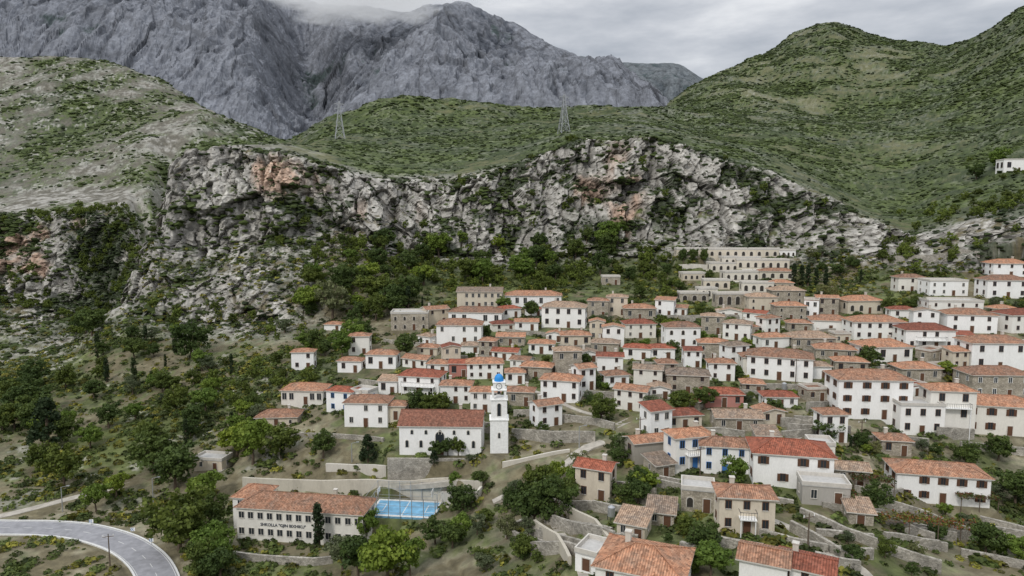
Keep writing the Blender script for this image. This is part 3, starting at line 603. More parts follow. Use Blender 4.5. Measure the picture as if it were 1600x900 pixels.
# ---------------------------------------------------------------- walls / terraces
def wallrun(px,h=1.6,m=M_STONE,th=.45,name='retaining_wall',label='dry stone retaining wall along a terrace',top=None,pts=None):
    P=pts or [pix(u,v) for u,v in px];P=[q for q in P if q];
    if len(P)<2:return
    Q=[]
    for i in range(len(P)-1):
        n=max(2,int((P[i+1]-P[i]).length/1.5))
        for j in range(n):
            q=P[i].lerp(P[i+1],j/n);Q.append(q)
    Q.append(P[-1])
    if m is M_STONE and any(infoot(q.x,q.y,.1) for q in Q):
        Q=[q for q in Q if not infoot(q.x,q.y,.1)]
        if len(Q)<4:return
        b=[Q[0]]
        for q in Q[1:]:
            if (q-b[-1]).length>3.5:break
            b.append(q)
        Q=b
        if len(Q)<4:return
    Q=[Vector((q.x,q.y,drop(q.x,q.y))) for q in Q]
    z=np.array([q.z for q in Q]);kk=7 if m is M_STONE else 13;kk=min(kk,len(z)//2*2-1) if len(z)>3 else 1;kk=max(kk,1);zs=np.convolve(np.pad(z,kk//2,mode='edge'),np.ones(kk)/kk,'valid')
    mb=MB();o=Q[0].copy();tp=[]
    for i,q in enumerate(Q):
        d=Q[min(i+1,len(Q)-1)]-Q[max(i-1,0)];d.z=0;d.normalize();n=Vector((d.y,-d.x,0))*th/2
        b=q-o;t=(zs[i]-o.z+h) if top is None else top-o.z;tp.append(((b.x+n.x,b.y+n.y),(b.x-n.x,b.y-n.y),b.z-2.5,t))
    for i in range(len(tp)-1):
        A,B=tp[i],tp[i+1]
        mb.face([(*A[0],A[2]),(*B[0],B[2]),(*B[0],B[3]),(*A[0],A[3])]);mb.face([(*B[1],B[2]),(*A[1],A[2]),(*A[1],A[3]),(*B[1],B[3])]);mb.face([(*A[0],A[3]),(*B[0],B[3]),(*B[1],B[3]),(*A[1],A[3])])
    for A in(tp[0],tp[-1]):mb.face([(*A[0],A[2]),(*A[0],A[3]),(*A[1],A[3]),(*A[1],A[2])])
    add(name,mb.mesh(name,[m]),None,o,label=label,cat='wall',group='terrace walls of the village')
PW=dict(m=M_PALE,label='long pale rendered retaining wall below the church')
wallrun([(380,763),(480,766),(560,768),(640,769),(700,770),(752,770)],2.4,**PW)
wallrun(None,0,m=M_STONE,label='stone churchyard wall holding the level yard',top=chp.z+.35,pts=[Vector((chp.x-10.6,chp.y-2.7,0)),Vector((chp.x+6,chp.y-3.,0)),Vector((chp.x+14.5,chp.y-2.9,0))])
wallrun([(510,736),(560,735),(604,734)],1.5,m=M_PALE,label='low white churchyard wall above the path')
wallrun([(785,731),(850,714),(890,706)],.8,m=M_PALE,label='low pale parapet wall beside the path')
wallrun([(690,786),(745,785),(752,770)],1.8,m=M_PALE,label='pale retaining wall behind the sports court')
wallrun([(365,874),(420,880),(490,884),(520,880)],1.4);wallrun([(800,690),(860,692),(930,692)],2.4);wallrun([(930,640),(980,640),(1040,636)],1.8)
wallrun([(1250,808),(1320,838),(1400,870),(1470,897)],1.5);wallrun([(1380,790),(1450,818),(1540,850),(1600,872)],1.8);wallrun([(1330,800),(1390,820),(1460,850)],1.3)
wallrun([(1235,830),(1290,860),(1340,895)],1.6);wallrun([(1550,840),(1605,850)],2);wallrun([(960,775),(1010,790),(1060,800)],1.5);wallrun([(870,800),(930,830),(950,850)],1.8,m=M_PALE,label='pale garden wall beside steps');wallrun([(835,835),(870,850),(890,885)],1.8,m=M_PALE,label='pale garden wall beside steps')
wallrun([(1000,750),(1050,760),(1110,770)],1.4);wallrun([(1320,690),(1390,692),(1450,700)],1.8);wallrun([(1240,660),(1300,664)],1.6);wallrun([(1030,585),(1100,622),(1180,618)],1.4)
wallrun([(560,600),(600,606)],1.4);wallrun([(690,560),(760,563),(840,560)],1.3);wallrun([(790,520),(850,526),(930,524)],1.4);wallrun([(1060,500),(1140,498),(1200,502)],1.6);wallrun([(1060,422),(1110,424)],2.2,m=M_PALE,label='pale terrace wall below the hotel')
wallrun([(1250,500),(1330,502),(1400,506)],1.4);wallrun([(1180,610),(1260,612),(1310,606)],1.6);wallrun([(600,535),(680,545)],1.2);wallrun([(440,680),(520,684),(600,690)],1.);wallrun([(1500,700),(1600,712)],1.6);wallrun([(1380,408),(1460,412),(1530,410)],2.4)
wallrun([(795,785),(830,812),(790,840)],1.4);wallrun([(830,870),(880,860),(930,880)],1.8);wallrun([(1060,640),(1110,646)],1.6);wallrun([(880,660),(930,664),(960,672)],1.6)
for k in range(46):
    u,v=rnd.uniform(700,1560),rnd.uniform(495,700);l=rnd.uniform(35,90);wallrun([(u,v),(u+l*.5,v+rnd.uniform(-3,4)),(u+l,v+rnd.uniform(-5,7))],rnd.uniform(1.2,2.4))
for k in range(30):
    u,v=rnd.uniform(800,1560),rnd.uniform(750,885);l=rnd.uniform(50,120);g=rnd.uniform(-.05,.32);wallrun([(u,v),(u+l*.5,v+l*g*.5),(u+l,v+l*g)],rnd.uniform(1.,1.8))
# ---------------------------------------------------------------- court, fence, pylons, poles
mb=MB();mb.box(-6.5,6.5,-3.9,3.9,-1.2,0,0)
def ln(x0,x1,y0,y1,z=.006):mb.face([(x0,y0,z),(x1,y0,z),(x1,y1,z),(x0,y1,z)],1)
ln(-6.5,6.5,-3.9,-3.2);ln(-6.5,6.5,3.2,3.9);ln(-6.5,-6.1,-3.2,3.2);ln(6.1,6.5,-3.2,3.2);ln(-.08,.08,-3.2,3.2)
for s_ in(-1,1):ln(s_*4.2-.08,s_*4.2+.08,-1.6,1.6);ln(min(s_*4.2,s_*6.1)+.08,max(s_*4.2,s_*6.1)-.08,-1.6,-1.45,.008);ln(min(s_*4.2,s_*6.1)+.08,max(s_*4.2,s_*6.1)-.08,1.45,1.6,.008)
add('sports_court',mb.mesh('sports_court',[M_COURT,M_LINE]),None,(cx,cy,cz_+.25),math.radians(-6),kind='structure')
fn=add('fence',None,None,(cx,cy,cz_+.05),math.radians(-6),label='tall metal fence posts around the blue sports court',cat='fence')
pm=MB();pm.bar((0,0,0),(0,0,4),.07,0,6);pm=pm.mesh('post',[M_STEEL])
for x in np.linspace(-6.8,6.8,7):
    for y in(-4.1,4.1):add('post',pm,fn,(x,y,0))
mb=MB()
for z in(1,2.4,3.95):
    for y in(-4.1,4.1):mb.bar((-6.8,y,z),(6.8,y,z),.035)
    for x in(-6.8,6.8):mb.bar((x,-4.1,z),(x,4.1,z),.035)
add('rail',mb.mesh('rail',[M_STEEL]),fn)
def hoop(x,sg):
    a=math.radians(-6);P=Vector((cx+x*math.cos(a),cy+x*math.sin(a),cz_+.25));o=add('basketball_hoop',None,None,P,a,label='basketball hoop with white backboard on grey post',cat='basketball hoop',group='hoops on the court')
    mb=MB();mb.bar((0,0,0),(0,0,3.),.08,0,6);mb.bar((0,0,3.),(sg*.9,0,3.2),.06,0);add('post',mb.mesh('post',[M_STEEL]),o)
    mb=MB();mb.box(min(sg*.9,sg*.96),max(sg*.9,sg*.96),-.9,.9,2.9,3.95);add('backboard',mb.mesh('backboard',[M_WHITE]),o)
    mb=MB();q=[(sg*1.2+.23*math.cos(t),.23*math.sin(t),3.05) for t in [2*math.pi*i/12 for i in range(12)]]
    for i in range(12):mb.bar(q[i],q[(i+1)%12],.02)
    add('rim',mb.mesh('rim',[M_BROWN]),o)
hoop(-6.3,1);hoop(6.3,-1)
def pylon(u,v,hpx):
    p=pix(u,v);s=proj(p)[2]/F;H=hpx*s;mb=MB();w=lambda z:H*(.11*(1-z)**1.3+.018)
    zs=[0,.2,.38,.54,.68,.8,.9,1.];t=H*.006
    C4=lambda z:[(sx*w(z),sy*w(z),z*H) for sx,sy in((-1,-1),(1,-1),(1,1),(-1,1))]
    for a,b in zip(zs,zs[1:]):
        A,B=C4(a),C4(b)
        for i in range(4):
            j=(i+1)%4;mb.bar(A[i],B[i],t*1.3);mb.bar(A[i],B[j],t*.7);mb.bar(A[j],B[i],t*.7);mb.bar(B[i],B[j],t*.6)
    o=add('pylon',mb.mesh('pylon',[M_STEEL]),None,p-Vector((0,0,.5)),math.radians(20),label='steel lattice electricity pylon on the scrubby ridge',cat='pylon',group='pylons on the ridge')
    mb=MB()
    for z in(.7,.82,.94):
        for sx in(-1,1):mb.bar((0,0,z*H+H*.02),(sx*H*.13,0,z*H),t);mb.bar((0,0,z*H-H*.02),(sx*H*.13,0,z*H),t);mb.bar((sx*H*.125,0,z*H),(sx*H*.125,0,z*H-H*.04),t*.8)
    add('crossarm',mb.mesh('crossarm',[M_STEEL]),o)
pylon(531,217,58);pylon(881,208,60)
def pole(u,v,hpx,lamp=False):
    p=pix(u,v);s=proj(p)[2]/F;H=hpx*s;mb=MB();mb.bar((0,0,-.5),(0,0,H),.13,0,6,.08)
    o=add('street_lamp' if lamp else 'utility_pole',None,None,p,0.3,label='grey metal street lamp beside the road' if lamp else 'weathered utility pole with crossarm',cat='street lamp' if lamp else 'utility pole')
    add('post',mb.mesh('post',[M_STEEL if lamp else M_WOOD]),o);mb=MB()
    if lamp:mb.bar((0,0,H),(1.2,0,H+.2),.05);mb.box(1.,1.6,-.12,.12,H+.1,H+.26);add('lamp_head',mb.mesh('lamp_head',[M_STEEL]),o)
    else:
        mb.bar((-.9,0,H-.5),(.9,0,H-.5),.07)
        for x in(-.8,0,.8):mb.bar((x,0,H-.45),(x,0,H-.15),.06,1,6)
        add('crossarm',mb.mesh('crossarm',[M_WOOD,M_WHITE]),o)
for a in((172,884,52),(1093,770,75),(1243,600,40),(1000,700,50),(1345,700,45),(1262,860,60),(640,700,30)):pole(*a)
for a in((240,790,44,True),(98,800,40,True),(550,722,30,True),(905,700,34,True),(1120,400,18,True)):pole(*a)
def chev(u,v):
    p=pix(u,v);o=add('road_sign',None,None,p,0.2,label='blue and white chevron sign at the bend',cat='road sign',group='chevron signs')
    mb=MB();mb.bar((0,0,0),(0,0,1.3),.04);add('post',mb.mesh('post',[M_STEEL]),o);mb=MB();mb.box(-.4,.4,-.06,-.02,.7,1.4,0)
    for x in(-.25,.05):
        mb.face([(x,-.065,.75),(x+.12,-.065,.75),(x-.03,-.065,1.05),(x-.15,-.065,1.05)],1);mb.face([(x-.15,-.065,1.05),(x-.03,-.065,1.05),(x+.12,-.065,1.35),(x,-.065,1.35)],1)
    add('panel',mb.mesh('panel',[M_WHITE,M_BLUE]),o)
for a in((143,822),(208,835),(237,852)):chev(*a)
def tank(u,v):
    p=pix(u,v);o=add('water_tank',None,None,p,rnd.uniform(-.5,.5),label='cylindrical steel water tank on a small stand',cat='water tank',group='water tanks');mb=MB()
    mb.bar((0,0,.6),(0,0,2.),.55,0,14);mb.bar((0,0,2.),(0,0,2.25),.55,0,14,.15);add('barrel',mb.mesh('barrel',[M_STEEL]),o);mb=MB()
    for x,y in((-.4,-.4),(.4,-.4),(.4,.4),(-.4,.4)):mb.bar((x,y,-.3),(x,y,.6),.05)
    add('stand',mb.mesh('stand',[M_DARK]),o)
for a in((955,812),(1300,706),(1345,745),(1070,766),(1420,610),(1225,612),(1010,642)):tank(*a)
# ---------------------------------------------------------------- vegetation
def leaves(cen,nr,size,jit=1.):
    n=len(cen);d=nr+rng.normal(size=(n,3))*jit;d/=np.linalg.norm(d,axis=1,keepdims=True)+1e-9
    a=np.cross(d,rng.normal(size=(n,3)));a/=np.linalg.norm(a,axis=1,keepdims=True)+1e-9;b=np.cross(d,a)
    s=(size*rng.uniform(.6,1.3,n))[:,None];v=np.stack([cen-a*s-b*s*.7,cen+a*s-b*s*.7,cen+a*s+b*s*.7,cen-a*s+b*s*.7],1).reshape(-1,3)
    return v,np.arange(n*4).reshape(-1,4)
def pergola(u,v,w,d):
    p=pix(u,v)
    if p is None:return
    o=add('pergola',None,None,p,math.radians(rnd.uniform(-20,0)),label='wooden garden pergola overgrown with reddish green vine',cat='pergola',group='garden pergolas');mb=MB()
    for x in(-w/2,0,w/2):
        for y in(0,d):mb.bar((x,y,-.6),(x,y,2.3),.07)
    for y in(0,d):mb.bar((-w/2-.3,y,2.35),(w/2+.3,y,2.35),.06)
    for k in range(7):mb.bar((-w/2+w*k/6,-.3,2.45),(-w/2+w*k/6,d+.3,2.45),.04)
    add('frame',mb.mesh('frame',[M_WOOD]),o);n=900
    cen=np.stack([rng.uniform(-w/2-.3,w/2+.3,n),rng.uniform(-.3,d+.3,n),2.6+rng.normal(size=n)*.16],1);cen=cen[fbm(cen*1.,1.4,2,int(u))>-.25]
    vv,ff=leaves(cen,np.array([[0,0,1.]]),.14,.7);t=rng.random((len(cen),1));r_=(rng.random((len(cen),1))<.3)
    cc=np.where(r_,np.array([[.16,.06,.03]]),np.array([[.05,.07,.02]])*(1-t)+np.array([[.13,.15,.04]])*t);add('vine',npmesh('vine',vv,ff,np.repeat(cc,4,0),False,[M_LEAF]),o)
for a in((1440,770,7,3),(1365,775,6,3),(1420,840,8,3),(1500,850,7,3),(1060,710,4,2.5),(1310,800,5,3),(1530,800,6,3)):pergola(*a)
PAL={'broad':((.036,.062,.015),(.095,.135,.032)),'bright':((.08,.135,.018),(.18,.25,.045)),'olive':((.065,.085,.04),(.15,.175,.09)),'cypress':((.018,.032,.012),(.035,.058,.02)),'pine':((.02,.038,.014),(.045,.068,.025))}
def crown(kind,nc,nl,leaf,seed):
    r=np.random.default_rng(seed)
    if kind=='cypress':
        zz=r.uniform(.08,.97,nc);w=.11*np.sin(np.clip((zz-.02),0,1)*math.pi)**.5*(1.15-zz*.6);t=r.uniform(0,6.28,nc)
        C_=np.stack([w*.6*np.cos(t),w*.6*np.sin(t),zz],1);RS=np.full(nc,.055)
    elif kind=='pine':
        zz=r.uniform(.18,.98,nc);w=.27*(1.05-zz)**.8;t=r.uniform(0,6.28,nc);C_=np.stack([w*np.cos(t),w*np.sin(t),zz],1);RS=np.full(nc,.07)
    else:
        d=r.normal(size=(nc,3));d/=np.linalg.norm(d,axis=1,keepdims=True);rad=r.uniform(.45,1.,nc)**.6
        lob=1+.28*np.sin(3*np.arctan2(d[:,1],d[:,0])+seed)+.2*np.sin(4*d[:,2]+seed*2)
        C_=d*(rad*lob)[:,None]*np.array([.34,.34,.31])+np.array([0,0,.6]);C_[:,2]=np.maximum(C_[:,2],.2);RS=r.uniform(.07,.14,nc)
    cen=np.repeat(C_,nl,0);d=r.normal(size=(nc*nl,3));d/=np.linalg.norm(d,axis=1,keepdims=True);d[:,2]=d[:,2]*.75+.1
    cen=cen+d*np.repeat(RS,nl)[:,None]*(r.uniform(.6,1.05,nc*nl))[:,None]
    v,f=leaves(cen,d,leaf,.5);a,b=PAL[kind];t=np.clip(np.repeat(r.uniform(0,1,nc),nl)*.7+r.uniform(0,.45,nc*nl),0,1)[:,None]
    col=np.repeat(np.array(a)*(1-t)+np.array(b)*t,4,0);return v,f,col
def trunk(kind,seed):
    r=random.Random(seed);mb=MB();th=.3 if kind in('broad','bright','olive') else .9
    mb.bar((0,0,-.06),(.01,0,th*.5),.035,0,7,.026);mb.bar((.01,0,th*.5),(0,.01,th),.026,0,7,.018 if th<.5 else .005)
    if th<.5:
        for i in range(5):
            t=i*1.26+r.random();q=(.2*math.cos(t),.2*math.sin(t),.5+.15*r.random());mb.bar((0,.01,th-.02),q,.016,0,5,.006);mb.bar(q,(q[0]*1.4,q[1]*1.4,q[2]+.14),.006,0,4,.002)
    else:
        for i in range(8):
            t=i*2.4;zz=.25+i*.08;mb.bar((0,0,zz),(.1*math.cos(t)*(1.1-zz),.1*math.sin(t)*(1.1-zz),zz+.04),.008,0,4,.003)
    return mb.mesh('trunk',[M_BARK])
KINDS={}
for k,n,nc,nl,lf in(('broad',5,60,46,.024),('bright',3,60,46,.024),('olive',3,46,44,.02),('cypress',2,70,26,.016),('pine',2,110,22,.02)):
    KINDS[k]=[]
    for i in range(n):
        v,f,cc=crown(k,nc,nl,lf,i*7+len(k));KINDS[k].append((npmesh('crown',v,f,cc,False,[M_LEAF]),trunk(k,i)))
TN={'broad':('broadleaf_tree','dark green broadleaf tree on the village slope'),'bright':('broadleaf_tree','bright yellow-green leafy tree on the slope'),'olive':('olive_tree','grey-green olive tree on a village terrace'),'cypress':('cypress_tree','tall narrow dark cypress beside the houses'),'pine':('pine_tree','dark conical pine on the rocky slope')}
NT=[0]
def tree(p,H,k,wf=1.):
    cm,tm=rnd.choice(KINDS[k]);nm,lb=TN[k];o=add(nm,None,None,p-Vector((0,0,.15)),rnd.uniform(0,6.28),label=lb,cat='tree',group='trees of the hillside')
    o.scale=(H*wf,H*wf,H);add('trunk',tm,o);add('crown',cm,o);NT[0]+=1
TREES=[(605,912,98,'bright',1.05),(560,905,75,'broad',1.1),(640,900,62,'bright',1.),(498,853,70,'cypress',1.3),(535,890,60,'olive',1.2),(572,850,62,'bright',.85),
(280,860,95,'broad',1.2),(240,740,70,'broad',1.2),(275,765,75,'broad',1.2),(330,880,60,'bright',1.2),(345,905,55,'broad',1.2),(395,725,70,'bright',1.1),(440,715,55,'broad',1.2),(370,715,55,'bright',1.2),
(75,700,80,'pine',1.2),(100,760,70,'broad',1.),(150,800,50,'bright',1.),(505,715,45,'broad',1.1),(575,722,45,'pine',1.1),(320,790,55,'bright',1.2),
(700,712,32,'broad',1.),(716,712,32,'broad',.9),(682,716,30,'broad',1.),(735,724,18,'olive',1.2),(678,726,24,'pine',1.2),(652,645,40,'broad',1.1),(690,645,36,'broad',1.2),(672,648,34,'broad',1.2),
(865,815,75,'broad',1.1),(835,825,70,'broad',1.1),(845,780,60,'broad',1.),(885,790,50,'broad',1.1),(800,800,40,'broad',1.1),(750,760,28,'broad',1.2),(710,762,26,'bright',1.),(680,850,45,'broad',1.2),(720,845,45,'bright',1.),
(520,500,70,'olive',1.1),(300,560,60,'broad',1.2),(995,775,48,'broad',1.),(950,780,40,'broad',1.1),(975,712,40,'broad',1.2),(940,660,45,'broad',1.2),(1020,650,38,'olive',1.2),(1065,650,45,'broad',1.2),(1100,640,40,'broad',1.2),(1478,590,30,'bright',1.1),
(1558,265,34,'bright',1.1),(1525,280,26,'broad',1.2),(1358,575,36,'broad',1.2),(1295,480,40,'olive',1.2),(1290,690,40,'broad',1.2),(1345,700,30,'broad',1.2),(1210,655,35,'broad',1.2),(1150,760,50,'bright',1.),(1510,730,40,'broad',1.3),(1560,720,45,'broad',1.2),(1585,790,60,'broad',1.2),(1540,870,60,'broad',1.1),(1590,880,50,'bright',1.2),(1370,800,50,'broad',1.1),(1100,870,60,'broad',1.2),(1110,900,60,'bright',1.2),(1080,895,45,'broad',1.2),(1330,885,40,'broad',1.2),
(830,500,34,'broad',1.),(915,575,26,'broad',1.1),(945,525,28,'broad',1.1),(1050,560,30,'broad',1.2),(1345,440,20,'cypress',1.1),(785,690,24,'broad',1.),(445,520,26,'olive',1.3),(1580,575,24,'broad',1.2)]
for x in(1240,1252,1262,1275,1290):TREES.append((x,448,rnd.randint(26,38),'cypress',1.2))
for x in(1068,1083,1100):TREES.append((x,412,26,'broad',.7))
for u,v,h,k,w in TREES:
    p=pix(u,v)
    if p:tree(p,h*proj(p)[2]/F,k,w)
ZN=[(130,480,520,720,42,18,46,('broad','broad','bright','olive','cypress')),(480,640,440,600,30,22,48,('broad','bright','broad','cypress')),(0,60,600,680,12,36,55,('broad',)),(60,330,600,800,16,22,50,('broad','olive','cypress','bright')),(250,340,800,900,7,40,70,('broad','bright')),
(520,960,380,452,34,22,40,('broad','broad','bright')),(640,1300,480,650,95,11,26,('broad','bright','olive','broad','cypress')),(800,1120,640,900,32,16,46,('broad','olive','bright','broad')),(1120,1600,480,720,75,12,28,('broad','broad','olive','cypress')),(1250,1600,700,900,18,16,36,('broad','bright','olive')),
(1240,1420,400,470,20,12,22,('broad','olive','cypress')),(690,820,790,900,12,25,50,('broad','olive')),(980,1110,425,470,12,14,24,('broad',))]
for u0,u1,v0,v1,n,h0,h1,ks in ZN:
    c_=0;tr=0
    while c_<n and tr<n*14:
        tr+=1;u,v=rnd.uniform(u0,u1),rnd.uniform(v0,v1);h=rnd.uniform(h0,h1);w=h*.75
        p=pix(u,v)
        if not p or infoot(p.x,p.y,.5) or onroad(p.x,p.y):continue
        bad=False
        for a,b,t,bt,yy in RECT:
            if yy>p.y-1:
                ov=max(0,min(b,u+w/2)-max(a,u-w/2))*max(0,min(bt,v)-max(t,v-h))
                if ov>.3*min(w*h,(b-a)*(bt-t)):bad=True;break
        if bad:continue
        tree(p,h*proj(p)[2]/F,rnd.choice(ks),rnd.uniform(.9,1.3));c_+=1
print('TREES',NT[0])
dA=np.linalg.norm(np.cross(np.gradient(G2,axis=1),np.gradient(G2,axis=0)),axis=-1)
def scatter(n,dens):
    w=(dA*dens).ravel().astype(np.float64);w=w/w.sum();i=rng.choice(len(w),n,p=w);return V[i]+rng.normal(size=(n,3))*np.array([.4,.4,0])*1.,i
def merge(name,pts,sc,tmpl,cols,mtl,smooth=False,zs=.75):
    Vs,Fs,Cs=[],[],[];off=0;which=rng.integers(0,len(tmpl),len(pts))
    for t,(tv,tf,tcc) in enumerate(tmpl):
        ii=np.nonzero(which==t)[0]
        if len(ii)==0:continue
        a=rng.uniform(0,6.28,len(ii));ca,sa=np.cos(a)[:,None],np.sin(a)[:,None];s=sc[ii][:,None]
        x=tv[None,:,0]*ca-tv[None,:,1]*sa;y=tv[None,:,0]*sa+tv[None,:,1]*ca;z=tv[None,:,2]*np.ones_like(x)
        P=np.stack([x*s,y*s,z*s*zs],-1)+pts[ii][:,None,:]
        Vs.append(P.reshape(-1,3));n=len(tv);Fs.append((tf[None]+(np.arange(len(ii))*n)[:,None,None]+off).reshape(-1,tf.shape[1]));off+=n*len(ii)
        Cs.append((tcc[None]*cols[ii][:,None,:]).reshape(-1,3))
    return add(name,npmesh(name,np.concatenate(Vs),np.concatenate(Fs),np.concatenate(Cs),smooth,[mtl]),kind='stuff')
wt=[]
for i in range(4):
    v,f,cc=crown('broad',34,20,.036,50+i);v[:,2]-=.2;wt.append((v,f,cc))
clump=fbm(G2,20,3,401)
dw=np.exp(-((TG-8.35)/.5)**2)*sst(460,560,UG)*(1-sst(1000,1150,UG))*sst(-.5,.2,clump)+.4*np.exp(-((TG-6.2)/.8)**2)*sst(80,200,UG)*(1-sst(420,560,UG))*sst(-.1,.3,clump)
dw=dw+.9*(.7*gorge+1.2*rav+np.exp(-((TG-10.05)/.15)**2))*(1-sst(190,235,UG))*sst(-.2,.2,clump)+.5*np.exp(-((TG-9.1)/.3)**2)*sst(450,600,UG)*(1-sst(900,1100,UG))*sst(.0,.3,clump)+.5*np.exp(-((TG-9.0)/.5)**2)*sst(1320,1420,UG)*sst(-.2,.2,clump)+.35*sst(1380,1450,UG)*np.exp(-((TG-10.4)/.4)**2)*sst(-.1,.2,clump)+.12*cl*sst(.15,.35,vg)*sst(220,300,UG)
dw=dw*(dA<np.percentile(dA,99.5))
pts,_=scatter(1450,dw);ok=np.array([not infoot(q[0],q[1],2.5) for q in pts]);pts=pts[ok]
merge('woodland',pts,rng.uniform(2.6,6.2,len(pts)),wt,rng.uniform(.65,1.6,(len(pts),1))*np.array([[1,1,1.]]),M_LEAF,zs=.95)
ut=[]
for i in range(5):
    r=np.random.default_rng(i+80);n=40;d=r.normal(size=(n,3));d/=np.linalg.norm(d,axis=1,keepdims=True);d[:,2]=np.abs(d[:,2]);cen=d*r.uniform(.35,.6,n)[:,None]*np.array([1,1,.9])
    v,f=leaves(cen,d,.13,.5);t=r.uniform(0,1,n)[:,None];cc=np.repeat(np.array([.04,.064,.018])*(1-t)+np.array([.105,.14,.04])*t,4,0);ut.append((v,f,cc))
du=(sst(2.2,2.6,TG)*(1-sst(8.4,9,TG)))*(.2+sst(-.25,.2,clump+m2*.6))*(1+.9*(1-vill))*(1-.6*spur)
pts,_=scatter(36000,du);ok=np.array([not(infoot(q[0],q[1],.4) or onroad(q[0],q[1],.3)) for q in pts]);pts=pts[ok]
ok=(np.abs(pts[:,0]-cx)>7)|(np.abs(pts[:,1]-cy)>5);pts=pts[ok]
cc=rng.uniform(.5,1.5,(len(pts),1))*np.where(rng.random((len(pts),1))<.27,np.array([[2.2,1.6,1.1]]),np.array([[1,1,1.]]))
merge('undergrowth',pts,.45+2.2*rng.random(len(pts))**1.9,ut,cc,M_LEAF)
ph=(1+5**.5)/2;iv=np.array([(-1,ph,0),(1,ph,0),(-1,-ph,0),(1,-ph,0),(0,-1,ph),(0,1,ph),(0,-1,-ph),(0,1,-ph),(ph,0,-1),(ph,0,1),(-ph,0,-1),(-ph,0,1)],float);iv/=np.linalg.norm(iv[0])
ifc=np.array([(0,11,5),(0,5,1),(0,1,7),(0,7,10),(0,10,11),(1,5,9),(5,11,4),(11,10,2),(10,7,6),(7,1,8),(3,9,4),(3,4,2),(3,2,6),(3,6,8),(3,8,9),(4,9,5),(2,4,11),(6,2,10),(8,6,7),(9,8,1)])
bt=[]
for i in range(8):
    r=np.random.default_rng(i);bt.append((iv*r.uniform(.35,.75,(12,1)),ifc,np.repeat(r.uniform(.7,1.3,(12,1)),3,1)))
cov=sst(-.14,.14,mm+covb)
dh=sst(9.9,10.2,TG)*(1-sst(13,13.1,TG))*(.015+cov**2)*(1-.3*sst(11.5,12.5,TG))*(.3+sst(-.3,.3,m1+m2*.5))+cl*(.3+1.8*veg)*2.2
pts,ii=scatter(80000,dh)
tn=np.clip(m1.ravel()[ii]*1.4+.4,0,1)[:,None]
hc=(np.array([[.024,.038,.012]])*(1-tn)+np.array([[.062,.088,.025]])*tn)*rng.uniform(.65,1.4,(len(pts),1))
far_=np.clip((pts[:,1]-350)/900,0,1)
merge('hillside_scrub',pts,(.6+2.5*rng.random(len(pts))**2.2)*(1+1.1*far_)*(1+.7*np.clip(m1.ravel()[ii]*2,0,1)),bt,hc,M_LEAF,zs=.45)
# ---------------------------------------------------------------- far mountains
def mountain(name,T,nU,u0,u1,counts,amps,seed,cA,cB,cG,gth):
    G,t,U=knots(T,nU,u0,u1,counts,(6,9));TGm=t[:,None]*np.ones((1,nU),dtype=np.float32);a=np.interp(TGm,range(len(amps)),amps)
    wp=G+np.stack([fbm(G,300,3,seed+90)*60,0*G[...,0],0*G[...,0]],-1)
    r=fbm(wp,400,6,seed,True,(1.,.3,0),.52);r2=fbm(wp,60,5,seed+20,True,(1,.35,.12),.62);r3=fbm(G,300,3,seed+5)
    A1,e1=cell(wp,80,(1,.4,.3),seed+1);A2,e2=cell(wp,30,(1,.4,.4),seed+2)
    H=G.copy();H[...,2]+=a*(r*1.55+r2*.4+A1*.12+A2*.06-.2)
    st=1-normals(H)[...,2];m=fbm(H,26,5,seed+40,gain=.75,st=(1,.6,.35));m5=fbm(H,90,4,seed+60,gain=.6)
    crk=np.clip((1-sst(0,.14,e1))*.5+(1-sst(0,.16,e2))*.35,0,1)
    col=L3(cA,cB,sst(-.65,.7,r2*.55+m*1.0+r*.5+A2*.2+A1*.15))*(1-.4*crk[...,None])
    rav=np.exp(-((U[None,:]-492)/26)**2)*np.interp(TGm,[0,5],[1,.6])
    g=sst(gth,gth+.28,m*.5+m5*.6+.35*r3-.5*r-.35*r2+.16*(2.7-TGm)+.4*rav)  # gully vegetation mask; its dark green also paints in the gullies' ambient shade
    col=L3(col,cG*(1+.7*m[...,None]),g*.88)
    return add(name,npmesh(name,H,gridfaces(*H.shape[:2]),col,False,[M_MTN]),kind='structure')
b=lambda *k:[(330,1150)]+list(k)
MT={-500:b((330,1400),(80,1900),(-80,2300),(-330,3000),(-200,3600)),0:b((330,1350),(50,1900),(-60,2300),(-240,3000),(-150,3600)),200:b((330,1350),(80,1900),(0,2300),(-170,2950),(-100,3600)),300:b((330,1300),(110,1900),(15,2350),(-110,2900),(-60,3600)),400:b((330,1300),(140,1800),(40,2350),(-45,2900),(0,3600)),
470:b((330,1300),(190,2150),(110,2700),(-10,2950),(40,3600)),500:b((330,1300),(195,2250),(110,2750),(12,2950),(60,3600)),540:b((330,1300),(165,1900),(80,2350),(14,2900),(60,3600)),620:b((330,1300),(165,1750),(90,2250),(14,2800),(60,3500)),690:b((330,1300),(165,1700),(85,2200),(8,2750),(60,3500)),
740:b((330,1300),(168,1700),(80,2200),(5,2700),(60,3500)),800:b((330,1300),(168,1700),(105,2200),(32,2700),(80,3400)),880:b((330,1300),(172,1700),(125,2100),(82,2600),(130,3300)),950:b((330,1300),(176,1650),(142,2000),(114,2400),(160,3200)),1015:b((330,1300),(200,1500),(182,1700),(169,1900),(200,3000)),1090:b((330,1300),(260,1400),(245,1500),(235,1700),(260,3000))}
mountain('mountain',MT,880,-380,1090,[10,80,170,190,10],[5,30,75,85,16,10],501,c(.034,.041,.055),c(.185,.195,.22),c(.024,.04,.036),.0)  # bluish rock tones hold the distance haze as painted colour
